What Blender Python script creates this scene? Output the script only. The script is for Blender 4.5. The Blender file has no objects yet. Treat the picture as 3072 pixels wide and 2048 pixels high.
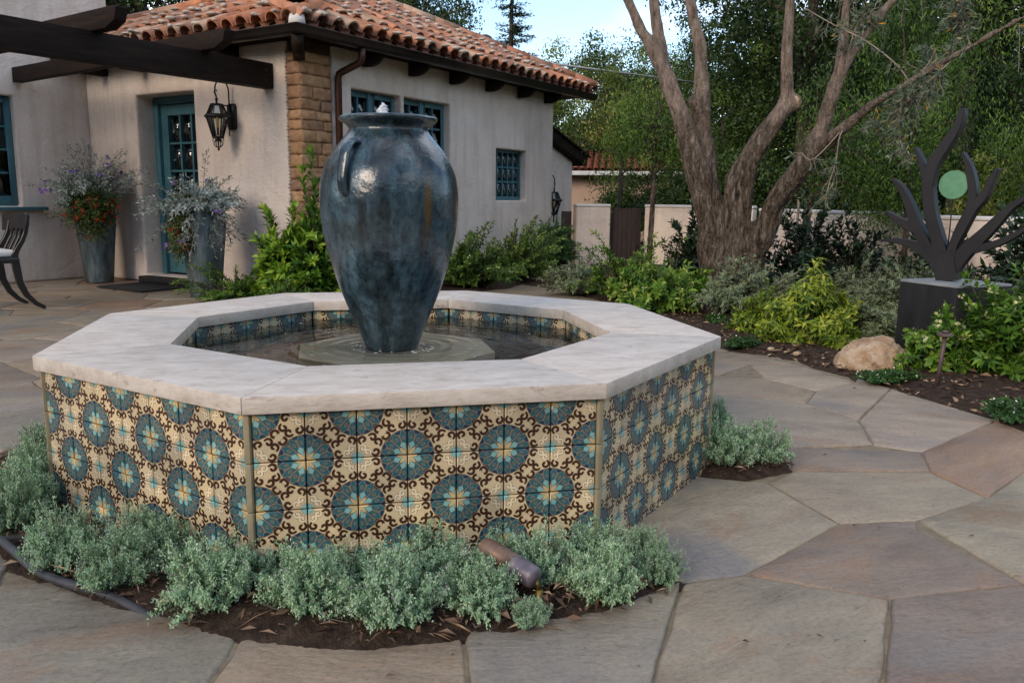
import bpy, bmesh, math, random
import numpy as np
from mathutils import Vector, Matrix, noise as mnoise
random.seed(7); RNG = np.random.default_rng(11)
SC = bpy.context.scene
COL = SC.collection
PI = math.pi

# ------------------------------------------------------------------ camera, sky, sun, exposure
cam_d = bpy.data.cameras.new("camera"); cam = bpy.data.objects.new("camera", cam_d); COL.objects.link(cam)
cam.location = (-0.26873, -3.28923, 1.01056)
cam.rotation_euler = (1.399797, -0.010491, -0.220775)
cam_d.sensor_width = 36.0; cam_d.lens = 2493.47 / 3072 * 36.0
cam_d.clip_start = 0.05; cam_d.clip_end = 800
SC.camera = cam
SUN_EL, SUN_AZ = math.radians(24), math.radians(228)      # azimuth clockwise from +y: low, behind and left of the camera
world = bpy.data.worlds.new("World"); SC.world = world; world.use_nodes = True
SC.view_settings.view_transform = 'Standard'; SC.view_settings.look = 'None'
SC.view_settings.gamma = 1.0; SC.view_settings.use_curve_mapping = False
SC.view_settings.exposure = 1.38
def build_sky():
    nt = world.node_tree; nt.nodes.clear()
    out = nt.nodes.new('ShaderNodeOutputWorld'); bg = nt.nodes.new('ShaderNodeBackground')
    sky = nt.nodes.new('ShaderNodeTexSky'); sky.sky_type = 'NISHITA'; sky.sun_disc = False
    sky.sun_elevation = SUN_EL; sky.sun_rotation = SUN_AZ; sky.altitude = 100; sky.dust_density = 0.6; sky.ozone_density = 1.5
    tc = nt.nodes.new('ShaderNodeTexCoord')
    nz = nt.nodes.new('ShaderNodeTexNoise'); nz.inputs['Scale'].default_value = 1.5; nz.inputs['Detail'].default_value = 5; nz.inputs['Roughness'].default_value = .5
    mp = nt.nodes.new('ShaderNodeMapping'); mp.inputs['Scale'].default_value = (1, 1, 2.2); mp.inputs['Location'].default_value = (1.7, 0.9, 0.2)
    rp = nt.nodes.new('ShaderNodeValToRGB'); rp.color_ramp.elements[0].position = .47; rp.color_ramp.elements[1].position = .66
    mx = nt.nodes.new('ShaderNodeMixRGB'); mx.inputs['Color2'].default_value = (8.6, 8.8, 9.4, 1)
    L = nt.links
    L.new(tc.outputs['Generated'], mp.inputs['Vector']); L.new(mp.outputs['Vector'], nz.inputs['Vector'])
    L.new(nz.outputs['Fac'], rp.inputs['Fac']); L.new(rp.outputs['Color'], mx.inputs['Fac'])
    L.new(sky.outputs['Color'], mx.inputs['Color1']); L.new(mx.outputs['Color'], bg.inputs['Color'])
    bg.inputs['Strength'].default_value = 0.10
    L.new(bg.outputs['Background'], out.inputs['Surface'])
build_sky()
sun_d = bpy.data.lights.new("sun", 'SUN'); sun_d.energy = 0.9; sun_d.angle = math.radians(25); sun_d.specular_factor = .2; sun_d.color = (1.0, .80, .62)
sun = bpy.data.objects.new("sun", sun_d); COL.objects.link(sun)
_sd = Vector((math.sin(SUN_AZ) * math.cos(SUN_EL), math.cos(SUN_AZ) * math.cos(SUN_EL), math.sin(SUN_EL)))
sun.rotation_euler = _sd.to_track_quat('Z', 'Y').to_euler()
SC.cycles.use_denoising = True
SC.cycles.max_bounces = 7; SC.cycles.diffuse_bounces = 3; SC.cycles.glossy_bounces = 3; SC.cycles.transmission_bounces = 4
SC.cycles.transparent_max_bounces = 10
SC.cycles.caustics_reflective = False; SC.cycles.caustics_refractive = False

# ------------------------------------------------------------------ node helpers
class X:                                                   # a number in a shader: operators make Math nodes
    nt = None
    def __init__(s, v): s.v = v
    @staticmethod
    def op(o, *a):
        n = X.nt.nodes.new('ShaderNodeMath'); n.operation = o
        for i, q in enumerate(a):
            q = q.v if isinstance(q, X) else q
            if isinstance(q, (int, float)): n.inputs[i].default_value = q
            else: X.nt.links.new(q, n.inputs[i])
        return X(n.outputs[0])
    def __add__(a, b): return X.op('ADD', a, b)
    __radd__ = __add__
    def __sub__(a, b): return X.op('SUBTRACT', a, b)
    def __rsub__(a, b): return X.op('SUBTRACT', b, a)
    def __mul__(a, b): return X.op('MULTIPLY', a, b)
    __rmul__ = __mul__
    def __truediv__(a, b): return X.op('DIVIDE', a, b)
    def __gt__(a, b): return X.op('GREATER_THAN', a, b)
    def __lt__(a, b): return X.op('LESS_THAN', a, b)
def xmax(a, b): return X.op('MAXIMUM', a, b)
def xmin(a, b): return X.op('MINIMUM', a, b)
def xabs(a): return X.op('ABSOLUTE', a)

def new_mat(name):
    m = bpy.data.materials.new(name); m.use_nodes = True
    nt = m.node_tree; b = nt.nodes.get('Principled BSDF')
    return m, nt, b
def rgba(c): return (c[0], c[1], c[2], 1.0)
def texco(nt, kind='Object', scale=None, rot=None):
    tc = nt.nodes.new('ShaderNodeTexCoord')
    if kind == 'World':
        g = nt.nodes.new('ShaderNodeNewGeometry'); s = g.outputs['Position']
    else: s = tc.outputs[kind]
    if scale or rot:
        mp = nt.nodes.new('ShaderNodeMapping')
        if scale: mp.inputs['Scale'].default_value = scale
        if rot: mp.inputs['Rotation'].default_value = rot
        nt.links.new(s, mp.inputs['Vector']); s = mp.outputs['Vector']
    return s
def noise_n(nt, vec, scale, detail=4, rough=.55, dist=0.0):
    n = nt.nodes.new('ShaderNodeTexNoise'); n.inputs['Scale'].default_value = scale
    n.inputs['Detail'].default_value = detail; n.inputs['Roughness'].default_value = rough; n.inputs['Distortion'].default_value = dist
    if vec is not None: nt.links.new(vec, n.inputs['Vector'])
    return n.outputs['Fac']
def ramp(nt, fac, stops):
    r = nt.nodes.new('ShaderNodeValToRGB'); e = r.color_ramp.elements
    while len(e) > 1: e.remove(e[-1])
    e[0].position = stops[0][0]; e[0].color = rgba(stops[0][1])
    for p, c in stops[1:]:
        q = e.new(p); q.color = rgba(c)
    nt.links.new(fac, r.inputs['Fac']); return r.outputs['Color']
def mixc(nt, fac, a, b, mode='MIX'):
    n = nt.nodes.new('ShaderNodeMixRGB'); n.blend_type = mode
    for s, v in ((n.inputs['Fac'], fac), (n.inputs['Color1'], a), (n.inputs['Color2'], b)):
        if isinstance(v, (int, float)): s.default_value = v
        elif isinstance(v, tuple): s.default_value = rgba(v)
        else: nt.links.new(v, s)
    return n.outputs['Color']
def bump(nt, b, h, strength=.4, dist=.01, normal=None):
    n = nt.nodes.new('ShaderNodeBump'); n.inputs['Strength'].default_value = strength; n.inputs['Distance'].default_value = dist
    nt.links.new(h, n.inputs['Height'])
    if normal is not None: nt.links.new(normal, n.inputs['Normal'])
    nt.links.new(n.outputs['Normal'], b.inputs['Normal']); return n.outputs['Normal']
def mk(name, stops, scale=4, detail=5, rough=.7, coords='World', vscale=None, bs=0, bscale=30, bd=.01, metal=0, spec=.5, rough_d=.6, fine=None, objcol=0.0):
    m, nt, b = new_mat(name)
    v = texco(nt, coords, vscale)
    f = noise_n(nt, v, scale, detail, rough_d)
    c = ramp(nt, f, stops)
    if fine:                                               # (scale, darken colour, threshold lo, hi): specks and streaks
        f2 = noise_n(nt, v, fine[0], 4, .6); k = ramp(nt, f2, [(fine[2], (0, 0, 0)), (fine[3], (1, 1, 1))])
        c = mixc(nt, k, c, fine[1])
    if objcol:
        oi = nt.nodes.new('ShaderNodeObjectInfo'); c = mixc(nt, objcol, c, oi.outputs['Color'], 'MULTIPLY')
    nt.links.new(c, b.inputs['Base Color'])
    b.inputs['Roughness'].default_value = rough; b.inputs['Metallic'].default_value = metal; b.inputs['Specular IOR Level'].default_value = spec
    if bs:
        h = noise_n(nt, v, bscale, 5, .65); bump(nt, b, h, bs, bd)
    return m
def leaf_mat(name, stops, rough=.5, trans=.28, edge=None, spec=.35):
    m, nt, b = new_mat(name)
    at = nt.nodes.new('ShaderNodeAttribute'); at.attribute_name = 'tint'
    c = ramp(nt, at.outputs['Fac'], stops)
    oi = nt.nodes.new('ShaderNodeObjectInfo'); c = mixc(nt, 1.0, c, ramp(nt, oi.outputs['Random'], [(0, (.84, .85, .82)), (.5, (1, 1, 1)), (1, (1.14, 1.12, 1.06))]), 'MULTIPLY')
    if edge:
        a2 = nt.nodes.new('ShaderNodeAttribute'); a2.attribute_name = 'edge'
        k = ramp(nt, a2.outputs['Fac'], [(.45, (0, 0, 0)), (.75, (1, 1, 1))]); c = mixc(nt, k, c, edge)
    nt.links.new(c, b.inputs['Base Color']); b.inputs['Roughness'].default_value = rough; b.inputs['Specular IOR Level'].default_value = spec
    t = nt.nodes.new('ShaderNodeBsdfTranslucent'); nt.links.new(c, t.inputs['Color'])
    mx = nt.nodes.new('ShaderNodeMixShader'); mx.inputs['Fac'].default_value = trans
    nt.links.new(b.outputs['BSDF'], mx.inputs[1]); nt.links.new(t.outputs['BSDF'], mx.inputs[2])
    nt.links.new(mx.outputs['Shader'], nt.nodes['Material Output'].inputs['Surface'])
    return m

# ------------------------------------------------------------------ mesh helpers
class Acc:
    """collects vertices and faces; every build() links ONE mesh object"""
    def __init__(s): s.V = []; s.F = []; s.M = []; s.n = 0; s.T = []; s.E = []
    def add(s, V, F, mi=0, tint=None, edge=None):
        V = np.asarray(V, float).reshape(-1, 3)
        s.V.append(V); s.T.append(np.full(len(V), .5) if tint is None else tint); s.E.append(np.zeros(len(V)) if edge is None else edge)
        for f in F: s.F.append(tuple(int(i) + s.n for i in f)); s.M.append(mi)
        s.n += len(V); return s
    def tris(s, V, F, mi, tint, edge):                     # bulk: F is an (n,3) array
        s.V.append(V); s.T.append(tint); s.E.append(edge)
        s.F.append(np.asarray(F) + s.n); s.M.append(mi); s.n += len(V); return s
    def box(s, c, ex, ey, ez, mi=0):                       # centre and three half-axis vectors
        c, ex, ey, ez = (np.asarray(q, float) for q in (c, ex, ey, ez))
        V = [c + a * ex + b * ey + d * ez for d in (-1, 1) for b in (-1, 1) for a in (-1, 1)]
        if np.dot(np.cross(ex, ey), ez) < 0: F = [(0, 1, 3, 2), (4, 6, 7, 5), (0, 4, 5, 1), (2, 3, 7, 6), (0, 2, 6, 4), (1, 5, 7, 3)]
        else: F = [(0, 2, 3, 1), (4, 5, 7, 6), (0, 1, 5, 4), (2, 6, 7, 3), (0, 4, 6, 2), (1, 3, 7, 5)]
        return s.add(V, F, mi)
    def tube(s, P, R, seg=8, mi=0, cap=True, wob=0.0, tint=None):
        P = [Vector(p) for p in P]; n = len(P)
        R = [R] * n if isinstance(R, (int, float)) else R
        V = []; F = []; ref = Vector((0, 0, 1))
        for i in range(n):
            d = (P[min(i + 1, n - 1)] - P[max(i - 1, 0)]).normalized()
            if i == 0: ref = Vector((1, 0, 0)) if abs(d.z) > .9 else Vector((0, 0, 1))
            a = (ref - d * ref.dot(d)); a = a.normalized() if a.length > 1e-5 else d.orthogonal().normalized()
            ref = a; b = d.cross(a)
            for k in range(seg):
                t = 2 * PI * k / seg; r = R[i] * (1 + wob * random.uniform(-1, 1))
                V.append(P[i] + (a * math.cos(t) + b * math.sin(t)) * r)
        for i in range(n - 1):
            for k in range(seg):
                k2 = (k + 1) % seg
                F.append((i * seg + k, i * seg + k2, (i + 1) * seg + k2, (i + 1) * seg + k))
        if cap: F.append(tuple(range(seg - 1, -1, -1))); F.append(tuple((n - 1) * seg + k for k in range(seg)))
        return s.add(V, F, mi)
    def lathe(s, prof, c=(0, 0, 0), seg=48, mi=0, cap=True):
        V = []; F = []
        for r, z in prof:
            for k in range(seg):
                t = 2 * PI * k / seg; V.append((c[0] + r * math.cos(t), c[1] + r * math.sin(t), c[2] + z))
        n = len(prof)
        for i in range(n - 1):
            for k in range(seg):
                k2 = (k + 1) % seg
                F.append((i * seg + k, i * seg + k2, (i + 1) * seg + k2, (i + 1) * seg + k))
        if cap: F.append(tuple(range(seg - 1, -1, -1))); F.append(tuple((n - 1) * seg + k for k in range(seg)))
        return s.add(V, F, mi)
    def prism(s, poly, z0, z1, mi=0):                      # poly: list of (x,y), counter-clockwise
        n = len(poly); V = [(x, y, z0) for x, y in poly] + [(x, y, z1) for x, y in poly]
        F = [tuple(range(n - 1, -1, -1)), tuple(range(n, 2 * n))] + [(i, (i + 1) % n, n + (i + 1) % n, n + i) for i in range(n)]
        return s.add(V, F, mi)
    def ball(s, c, rx, ry, rz, seg=8, rings=5, mi=0, jit=0.0, tint=None):
        V = [(c[0], c[1], c[2] - rz)]; F = []
        for i in range(1, rings):
            p = PI * i / rings - PI / 2
            for k in range(seg):
                t = 2 * PI * k / seg; j = 1 + jit * random.uniform(-1, 1)
                V.append((c[0] + rx * j * math.cos(p) * math.cos(t), c[1] + ry * j * math.cos(p) * math.sin(t), c[2] + rz * j * math.sin(p)))
        V.append((c[0], c[1], c[2] + rz)); top = len(V) - 1
        for k in range(seg): F.append((0, 1 + (k + 1) % seg, 1 + k))
        for i in range(rings - 2):
            for k in range(seg):
                a = 1 + i * seg + k; b = 1 + i * seg + (k + 1) % seg
                F.append((a, b, b + seg, a + seg))
        for k in range(seg): F.append((top, top - seg + k, top - seg + (k + 1) % seg))
        return s.add(V, F, mi, None if tint is None else np.full(len(V), tint))
    def mesh(s, name, mats, off=(0, 0, 0), smooth=False, bevel=0.0, bseg=2, attrs=False):
        V = np.concatenate(s.V) - np.asarray(off, float)
        me = bpy.data.meshes.new(name)
        lt = []; lv = []; mi = []
        for f, m in zip(s.F, s.M):
            if isinstance(f, np.ndarray):
                lt.append(np.full(len(f), f.shape[1], np.int32)); lv.append(f.astype(np.int32).ravel()); mi.append(np.full(len(f), m, np.int32))
            else:
                lt.append(np.array([len(f)], np.int32)); lv.append(np.array(f, np.int32)); mi.append(np.array([m], np.int32))
        lt = np.concatenate(lt); lv = np.concatenate(lv); mi = np.concatenate(mi)
        ls = np.concatenate([[0], np.cumsum(lt)[:-1]]).astype(np.int32)
        me.vertices.add(len(V)); me.vertices.foreach_set('co', V.ravel())
        me.loops.add(len(lv)); me.loops.foreach_set('vertex_index', lv)
        me.polygons.add(len(lt)); me.polygons.foreach_set('loop_start', ls); me.polygons.foreach_set('loop_total', lt); me.polygons.foreach_set('material_index', mi)
        for m in (mats if isinstance(mats, (list, tuple)) else [mats]): me.materials.append(m)
        if attrs:
            for nm, src in (('tint', s.T), ('edge', s.E)):
                a = me.attributes.new(nm, 'FLOAT', 'POINT'); a.data.foreach_set('value', np.concatenate(src).astype(np.float32))
        me.update(calc_edges=True); me.validate()
        if bevel:
            bm = bmesh.new(); bm.from_mesh(me)
            bmesh.ops.remove_doubles(bm, verts=bm.verts, dist=1e-5)
            ed = [e for e in bm.edges if len(e.link_faces) == 2 and e.calc_face_angle(0) > math.radians(35)]
            bmesh.ops.bevel(bm, geom=ed, offset=bevel, segments=bseg, profile=.6, affect='EDGES', clamp_overlap=True)
            bm.to_mesh(me); bm.free()
        if smooth or bevel:
            me.polygons.foreach_set('use_smooth', [True] * len(me.polygons))
            if bevel: me.set_sharp_from_angle(angle=math.radians(40))
        return me
ORG = {}
def worg(p):
    return ORG.get(p.name, Vector((0, 0, 0))) if p is not None else Vector((0, 0, 0))
def link(o, parent=None, kind=None):
    COL.objects.link(o)
    if parent is not None: o.parent = parent
    if kind: o['kind'] = kind
    return o
def tag(o, label, cat, group=None, kind=None):
    o['label'] = label; o['category'] = cat
    if group: o['group'] = group
    if kind: o['kind'] = kind
    return o
def thing(name, loc, label, cat, group=None, kind=None):
    o = bpy.data.objects.new(name, None); o.empty_display_size = .1; COL.objects.link(o); o.location = loc
    ORG[o.name] = Vector(loc)
    return tag(o, label, cat, group, kind)
def node(name, loc, parent=None, kind=None):                # an Empty that only carries parts
    o = bpy.data.objects.new(name, None); o.empty_display_size = .1; link(o, parent, kind)
    o.location = Vector(loc) - worg(parent); ORG[o.name] = Vector(loc); return o
def obj(name, acc, mats, parent=None, kind=None, loc=None, **kw):   # vertices given in world space
    w = Vector(loc) if loc is not None else worg(parent)
    me = acc.mesh(name, mats, off=w, **kw)
    o = bpy.data.objects.new(name, me); link(o, parent, kind)
    if loc is not None: o.location = Vector(loc) - worg(parent)
    ORG[o.name] = w; return o
def place(name, me, parent, M, kind=None):                  # a shared mesh put at world matrix M under parent
    o = bpy.data.objects.new(name, me); link(o, parent, kind)
    o.matrix_local = Matrix.Translation(-worg(parent)) @ M; return o
def copy_tree(o, loc=None, rotz=0, parent=None):
    c = o.copy(); COL.objects.link(c)
    if parent is not None: c.parent = parent
    for ch in list(o.children): copy_tree(ch, parent=c)
    if loc is not None: c.location = loc; c.rotation_euler = (0, 0, rotz); ORG[c.name] = Vector(loc)
    return c
# house axes: s runs along the window facade (away to the right), t towards the door wall's far end
R2 = math.sqrt(.5); U1 = Vector((R2, R2, 0)); U2 = Vector((-R2, R2, 0)); UZ = Vector((0, 0, 1))
def H(s, t, z=0.0): return U1 * s + U2 * t + UZ * z
def hbox(a, s0, s1, t0, t1, z0, z1, mi=0):
    return a.box(H((s0 + s1) / 2, (t0 + t1) / 2, (z0 + z1) / 2), U1 * (s1 - s0) / 2, U2 * (t1 - t0) / 2, UZ * (z1 - z0) / 2, mi)

# ------------------------------------------------------------------ leaves
def unit(a): return a / np.maximum(np.linalg.norm(a, axis=-1, keepdims=True), 1e-9)
def leaves(acc, P, D, N, L, W, tint, mi=0, fold=.18, droop=.12, full=True):
    """P base points, D direction, N rough normal; L, W lengths and widths; tint 0..1 per leaf"""
    n = len(P)
    if n == 0: return
    D = unit(D); S = unit(np.cross(D, N)); Nn = np.cross(S, D)
    L = np.broadcast_to(np.asarray(L, float), (n,))[:, None]; W = np.broadcast_to(np.asarray(W, float), (n,))[:, None]
    tip = P + D * L - Nn * L * droop; Lf = P + D * L * .45 + S * W * .5 + Nn * W * fold; Rt = P + D * L * .45 - S * W * .5 + Nn * W * fold
    if full:
        mid = P + D * L * .5 - Nn * L * droop * .2
        V = np.stack([P, Lf, mid, Rt, tip], 1).reshape(-1, 3); k = 5
        base = np.array([[0, 2, 1], [0, 3, 2], [1, 2, 4], [2, 3, 4]]); e = np.tile([.5, 1., 0., 1., .5], n)
    else:
        V = np.stack([P, Lf, tip, Rt], 1).reshape(-1, 3); k = 4
        base = np.array([[0, 2, 1], [0, 3, 2]]); e = np.tile([.5, 1., .5, 1.], n)
    F = (np.arange(n)[:, None, None] * k + base[None]).reshape(-1, 3)
    acc.tris(V, F, mi, np.repeat(tint, k), e)
def rvec(n): return unit(RNG.normal(size=(n, 3)))
def lumpy(D, seed, f=2.3, amp=.25):                         # a smooth random factor per direction, for uneven outlines
    r = np.random.default_rng(seed); out = np.ones(len(D))
    for _ in range(6):
        k = r.normal(size=3) * f; out += amp * .45 * np.sin(D @ k * 1.6 + r.uniform(0, 6.28))
    return out
def shoots(acc, base, ends, per, L, W, t0=.45, ang=55, sp=.02, tw=None, mi=0, up=.3, tint=(.5, .2), tint_tip=.25, full=True, arch=.0, lj=.35, droop=.12):
    """leafy shoots: curved lines from base points to end points with leaves spiralling on the outer part"""
    S = len(ends); base = np.broadcast_to(base, (S, 3))
    ctrl = base * .45 + ends * .55 + np.stack([np.zeros(S), np.zeros(S), up * np.linalg.norm(ends - base, axis=1)], 1)
    t = t0 + (1 - t0) * (np.arange(per) + RNG.random((S, per)) * .8) / per
    t = t[..., None]; b = base[:, None]; c = ctrl[:, None]; e = ends[:, None]
    P = (1 - t) ** 2 * b + 2 * t * (1 - t) * c + t * t * e
    T = unit(2 * (1 - t) * (c - b) + 2 * t * (e - c))
    P = P.reshape(-1, 3) + RNG.normal(size=(S * per, 3)) * sp; T = T.reshape(-1, 3); n = S * per
    ph = (np.arange(n) * 2.399 + RNG.random(n) * .6)
    a = unit(np.cross(T, rvec(1)[0] + np.array([.01, .02, .03]))); bb = np.cross(T, a)
    Rd = a * np.cos(ph)[:, None] + bb * np.sin(ph)[:, None]
    an = np.radians(ang + RNG.normal(size=n) * 14) * (1 - .45 * np.clip((t.reshape(-1) - .75) * 4, 0, 1))
    D = T * np.cos(an)[:, None] + Rd * np.sin(an)[:, None]
    D[:, 2] += arch
    N = T * np.sin(an)[:, None] - Rd * np.cos(an)[:, None] + np.array([0, 0, .6])
    tt = np.clip(tint[0] + RNG.normal(size=n) * tint[1] + (t.reshape(-1) - .7) * tint_tip * 2 + np.repeat(RNG.normal(size=S) * tint[1] * .6, per), 0, 1)
    leaves(acc, P, D, N, L * (1 + RNG.normal(size=n) * lj * .5).clip(.5, 1.6), W * (1 + RNG.normal(size=n) * .15).clip(.6, 1.4), tt, mi, full=full, droop=droop)
    return base, ctrl, ends
def dome(n, c, rx, ry, h, seed, low=.12, amp=.3, shell=(.72, 1.0), zpow=1.0):
    """end points spread over (and a little inside) an uneven dome"""
    D = rvec(n); D[:, 2] = np.abs(D[:, 2]); D[:, 2] = np.where(RNG.random(n) < .35, D[:, 2] * .5, D[:, 2]) ; D = unit(D)
    k = lumpy(D, seed, amp=amp) * RNG.uniform(shell[0], shell[1], n)
    E = D * k[:, None] * np.array([rx, ry, h * (1 - low)])
    E[:, 2] = E[:, 2] + h * low
    return E + np.asarray(c)
# ------------------------------------------------------------------ measured outlines (metres)
STONES=[(0,[[-0.1,-1.05],[1.077,-0.554],[1.289,-0.661],[1.317,-1.062],[0.834,-1.341],[0.644,-1.353],[0.15,-1.25]]),(2,[[0.834,-1.341],[1.317,-1.062],[1.578,-1.089],[1.528,-1.161],[1.558,-1.548],[1.137,-1.547]]),(0,[[0.644,-1.353],[0.834,-1.341],[1.137,-1.547],[0.833,-1.925],[0.324,-1.88]]),(3,[[1.137,-1.547],[1.558,-1.548],[1.577,-1.788],[1.438,-2.051],[0.833,-1.925]]),(0,[[0.1,-1.3],[0.644,-1.353],[0.324,-1.88],[-0.005,-1.825],[0.022,-1.534]]),(1,[[0.022,-1.534],[-0.005,-1.825],[-0.557,-1.696],[-0.496,-1.48],[-0.465,-1.11],[0.1,-1.2]]),(4,[[-0.496,-1.48],[-0.557,-1.696],[-1.163,-1.57],[-1.479,-1.121],[-1.122,-1.007],[-0.901,-1.0],[-0.47,-1.1]]),(4,[[-1.122,-1.007],[-1.479,-1.121],[-1.923,-0.426],[-1.622,-0.294],[-1.162,-0.679]]),(0,[[1.289,-0.661],[1.451,-0.557],[1.97,-0.671],[1.971,-0.953],[1.578,-1.089],[1.317,-1.062]]),(0,[[1.578,-1.089],[1.971,-0.953],[2.69,-0.516],[1.893,-1.506],[1.558,-1.548]]),(5,[[2.112,-0.441],[3.567,0.322],[2.637,-0.567],[1.971,-0.953],[1.97,-0.671]]),(2,[[1.579,-0.29],[2.112,-0.441],[1.97,-0.671],[1.451,-0.557]]),(6,[[2.164,0.052],[4.92,2.639],[4.819,1.512],[3.567,0.322],[2.112,-0.441],[1.979,-0.315]]),(6,[[1.815,0.589],[2.096,0.385],[2.164,0.052],[1.979,-0.315],[1.579,-0.29],[1.1,-0.25],[1.1,0.95]]),(6,[[2.316,0.636],[2.653,0.783],[5.147,3.586],[4.92,2.639],[2.164,0.052],[2.096,0.385]]),(1,[[1.967,1.08],[2.193,0.976],[2.316,0.636],[2.096,0.385],[1.815,0.589],[1.1,0.96],[1.1,1.3]]),(6,[[2.308,1.351],[2.607,1.338],[2.653,0.783],[2.316,0.636],[2.193,0.976]]),(1,[[2.323,1.882],[2.607,1.338],[2.308,1.351],[1.967,1.08],[1.1,1.31],[1.2,1.5],[1.9,1.6]]),(0,[[-1.622,-0.294],[-2.9,0.775],[-3.3,0.0],[-2.6,-0.9],[-1.923,-0.426]]),(1,[[-1.923,-0.426],[-2.6,-0.9],[-2.2,-1.9],[-1.163,-1.57],[-1.479,-1.121]])]
THYME=[[-0.987,-0.947,0.104,0.25],[-0.813,-1.087,0.111,0.208],[-0.791,-0.901,0.104,0.208],[-0.571,-1.255,0.126,0.228],[-0.469,-1.092,0.108,0.216],[-0.324,-1.328,0.11,0.22],[-0.356,-1.088,0.095,0.165],[-0.129,-1.422,0.128,0.234],[-0.019,-1.209,0.116,0.207],[0.085,-1.412,0.102,0.192],[0.173,-1.108,0.096,0.154],[0.266,-1.293,0.096,0.205],[0.399,-1.418,0.105,0.21],[0.456,-1.194,0.108,0.153],[0.578,-1.343,0.074,0.148],[0.577,-1.219,0.077,0.141],[-1.218,-0.499,0.139,0.392],[-1.21,-0.676,0.093,0.31],[-1.292,-0.023,0.103,0.318],[-1.215,-0.382,0.11,0.287],[1.204,-0.476,0.131,0.297],[1.359,-0.478,0.116,0.232],[1.391,-0.02,0.08,0.219],[-0.669,-0.94,0.102,0.19],[-0.204,-1.09,0.095,0.152],[0.184,-1.507,0.049,0.099]]
OLIVE={'trunk':[[3.463,3.898,-0.114,0.286],[3.452,3.904,0.115,0.261],[3.427,3.917,0.361,0.245],[3.401,3.931,0.606,0.22]],'trunkR':[[3.559,3.848,-0.046,0.198],[3.561,3.791,0.29,0.179],[3.598,3.771,0.514,0.139]],'trunkL':[[3.382,3.941,-0.055,0.192],[3.328,3.969,0.358,0.159],[3.285,3.992,0.684,0.151]],'l1':[[3.359,3.952,0.441,0.167],[3.249,4.01,0.927,0.143],[3.144,4.065,1.326,0.123],[3.031,4.124,1.683,0.099],[2.913,4.243,2.064,0.084],[2.788,4.364,2.4,0.069],[2.666,4.428,2.607,0.057],[2.565,4.481,2.864,0.049],[2.479,4.526,3.08,0.041]],'l1b':[[2.955,4.221,1.984,0.072],[2.906,4.359,2.256,0.065],[2.864,4.437,2.541,0.061],[2.846,4.503,2.788,0.055],[2.851,4.557,3.073,0.049]],'l2':[[3.379,4.055,0.599,0.136],[3.295,4.099,1.129,0.12],[3.229,4.133,1.57,0.099],[3.204,4.146,1.906,0.087],[3.193,4.152,2.083,0.075],[3.183,4.158,2.335,0.061],[3.148,4.233,2.596,0.055],[3.105,4.311,2.859,0.052],[3.051,4.34,3.072,0.048]],'l3':[[3.442,3.853,0.448,0.18],[3.443,3.818,0.852,0.154],[3.441,3.797,1.128,0.138],[3.478,3.755,1.302,0.121],[3.563,3.677,1.511,0.101],[3.683,3.614,1.736,0.081],[3.764,3.571,1.847,0.073]],'l3b':[[3.726,3.591,1.829,0.062],[3.746,3.581,1.94,0.058],[3.722,3.593,2.253,0.054],[3.726,3.591,2.579,0.05],[3.722,3.594,2.935,0.047]],'l4':[[3.588,3.777,0.453,0.132],[3.651,3.687,0.738,0.122],[3.738,3.585,1.033,0.108],[3.83,3.48,1.262,0.098],[3.896,3.39,1.447,0.086],[3.971,3.35,1.667,0.071],[4.024,3.322,1.921,0.063],[4.081,3.293,2.152,0.063]],'l4a':[[4.055,3.306,2.063,0.052],[4.077,3.295,2.347,0.047],[4.08,3.293,2.679,0.043],[4.078,3.294,2.886,0.041]],'l4b':[[4.069,3.299,2.099,0.052],[4.188,3.27,2.313,0.045],[4.314,3.227,2.505,0.039],[4.45,3.156,2.706,0.035],[4.556,3.101,2.87,0.033]],'l4c':[[3.897,3.389,1.429,0.072],[3.944,3.195,1.536,0.056],[4.018,3.044,1.644,0.047],[4.099,2.888,1.778,0.041],[4.203,2.721,1.885,0.035],[4.352,2.53,2.027,0.031],[4.49,2.345,2.149,0.028],[4.618,2.165,2.266,0.026],[4.736,1.99,2.364,0.024],[4.822,1.833,2.452,0.021]]}
TWIGS={'t1':[[4.288,2.654,1.904,0.006],[4.159,2.687,2.068,0.006],[4.035,2.922,2.281,0.006],[3.877,3.117,2.426,0.005],[3.71,3.317,2.593,0.005]],'t2':[[4.436,2.43,2.09,0.007],[4.448,2.423,2.264,0.006],[4.414,2.385,2.442,0.006],[4.414,2.385,2.596,0.006]],'t3':[[4.437,2.429,2.074,0.006],[4.301,2.5,1.918,0.006],[4.217,2.601,1.812,0.006],[4.172,2.624,1.665,0.005],[4.201,2.609,1.464,0.005],[4.267,2.575,1.329,0.004]],'t4':[[4.032,3.036,1.651,0.007],[3.952,3.055,1.555,0.006],[3.919,3.039,1.341,0.005],[3.885,3.057,1.162,0.005],[3.868,3.066,1.036,0.005]],'t5':[[3.989,3.059,1.62,0.005],[3.792,3.162,1.361,0.005],[3.696,3.212,1.415,0.005]],'t6':[[4.301,2.647,1.92,0.006],[4.223,2.654,1.769,0.006],[4.16,2.687,1.67,0.005],[4.022,2.759,1.604,0.005]],'t7':[[4.245,2.699,1.891,0.006],[4.385,2.626,2.068,0.005],[4.43,2.602,2.197,0.005]],'t8':[[4.096,3.285,2.151,0.006],[4.113,3.22,2.388,0.006],[4.164,3.193,2.525,0.005],[4.249,3.148,2.589,0.005]],'t9':[[4.516,2.332,2.157,0.005],[4.445,2.369,2.378,0.004],[4.393,2.396,2.536,0.004]],'t10':[[4.386,2.456,2.044,0.005],[4.353,2.473,1.949,0.005],[4.28,2.511,1.837,0.005],[4.119,2.595,1.776,0.004]]}
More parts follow.
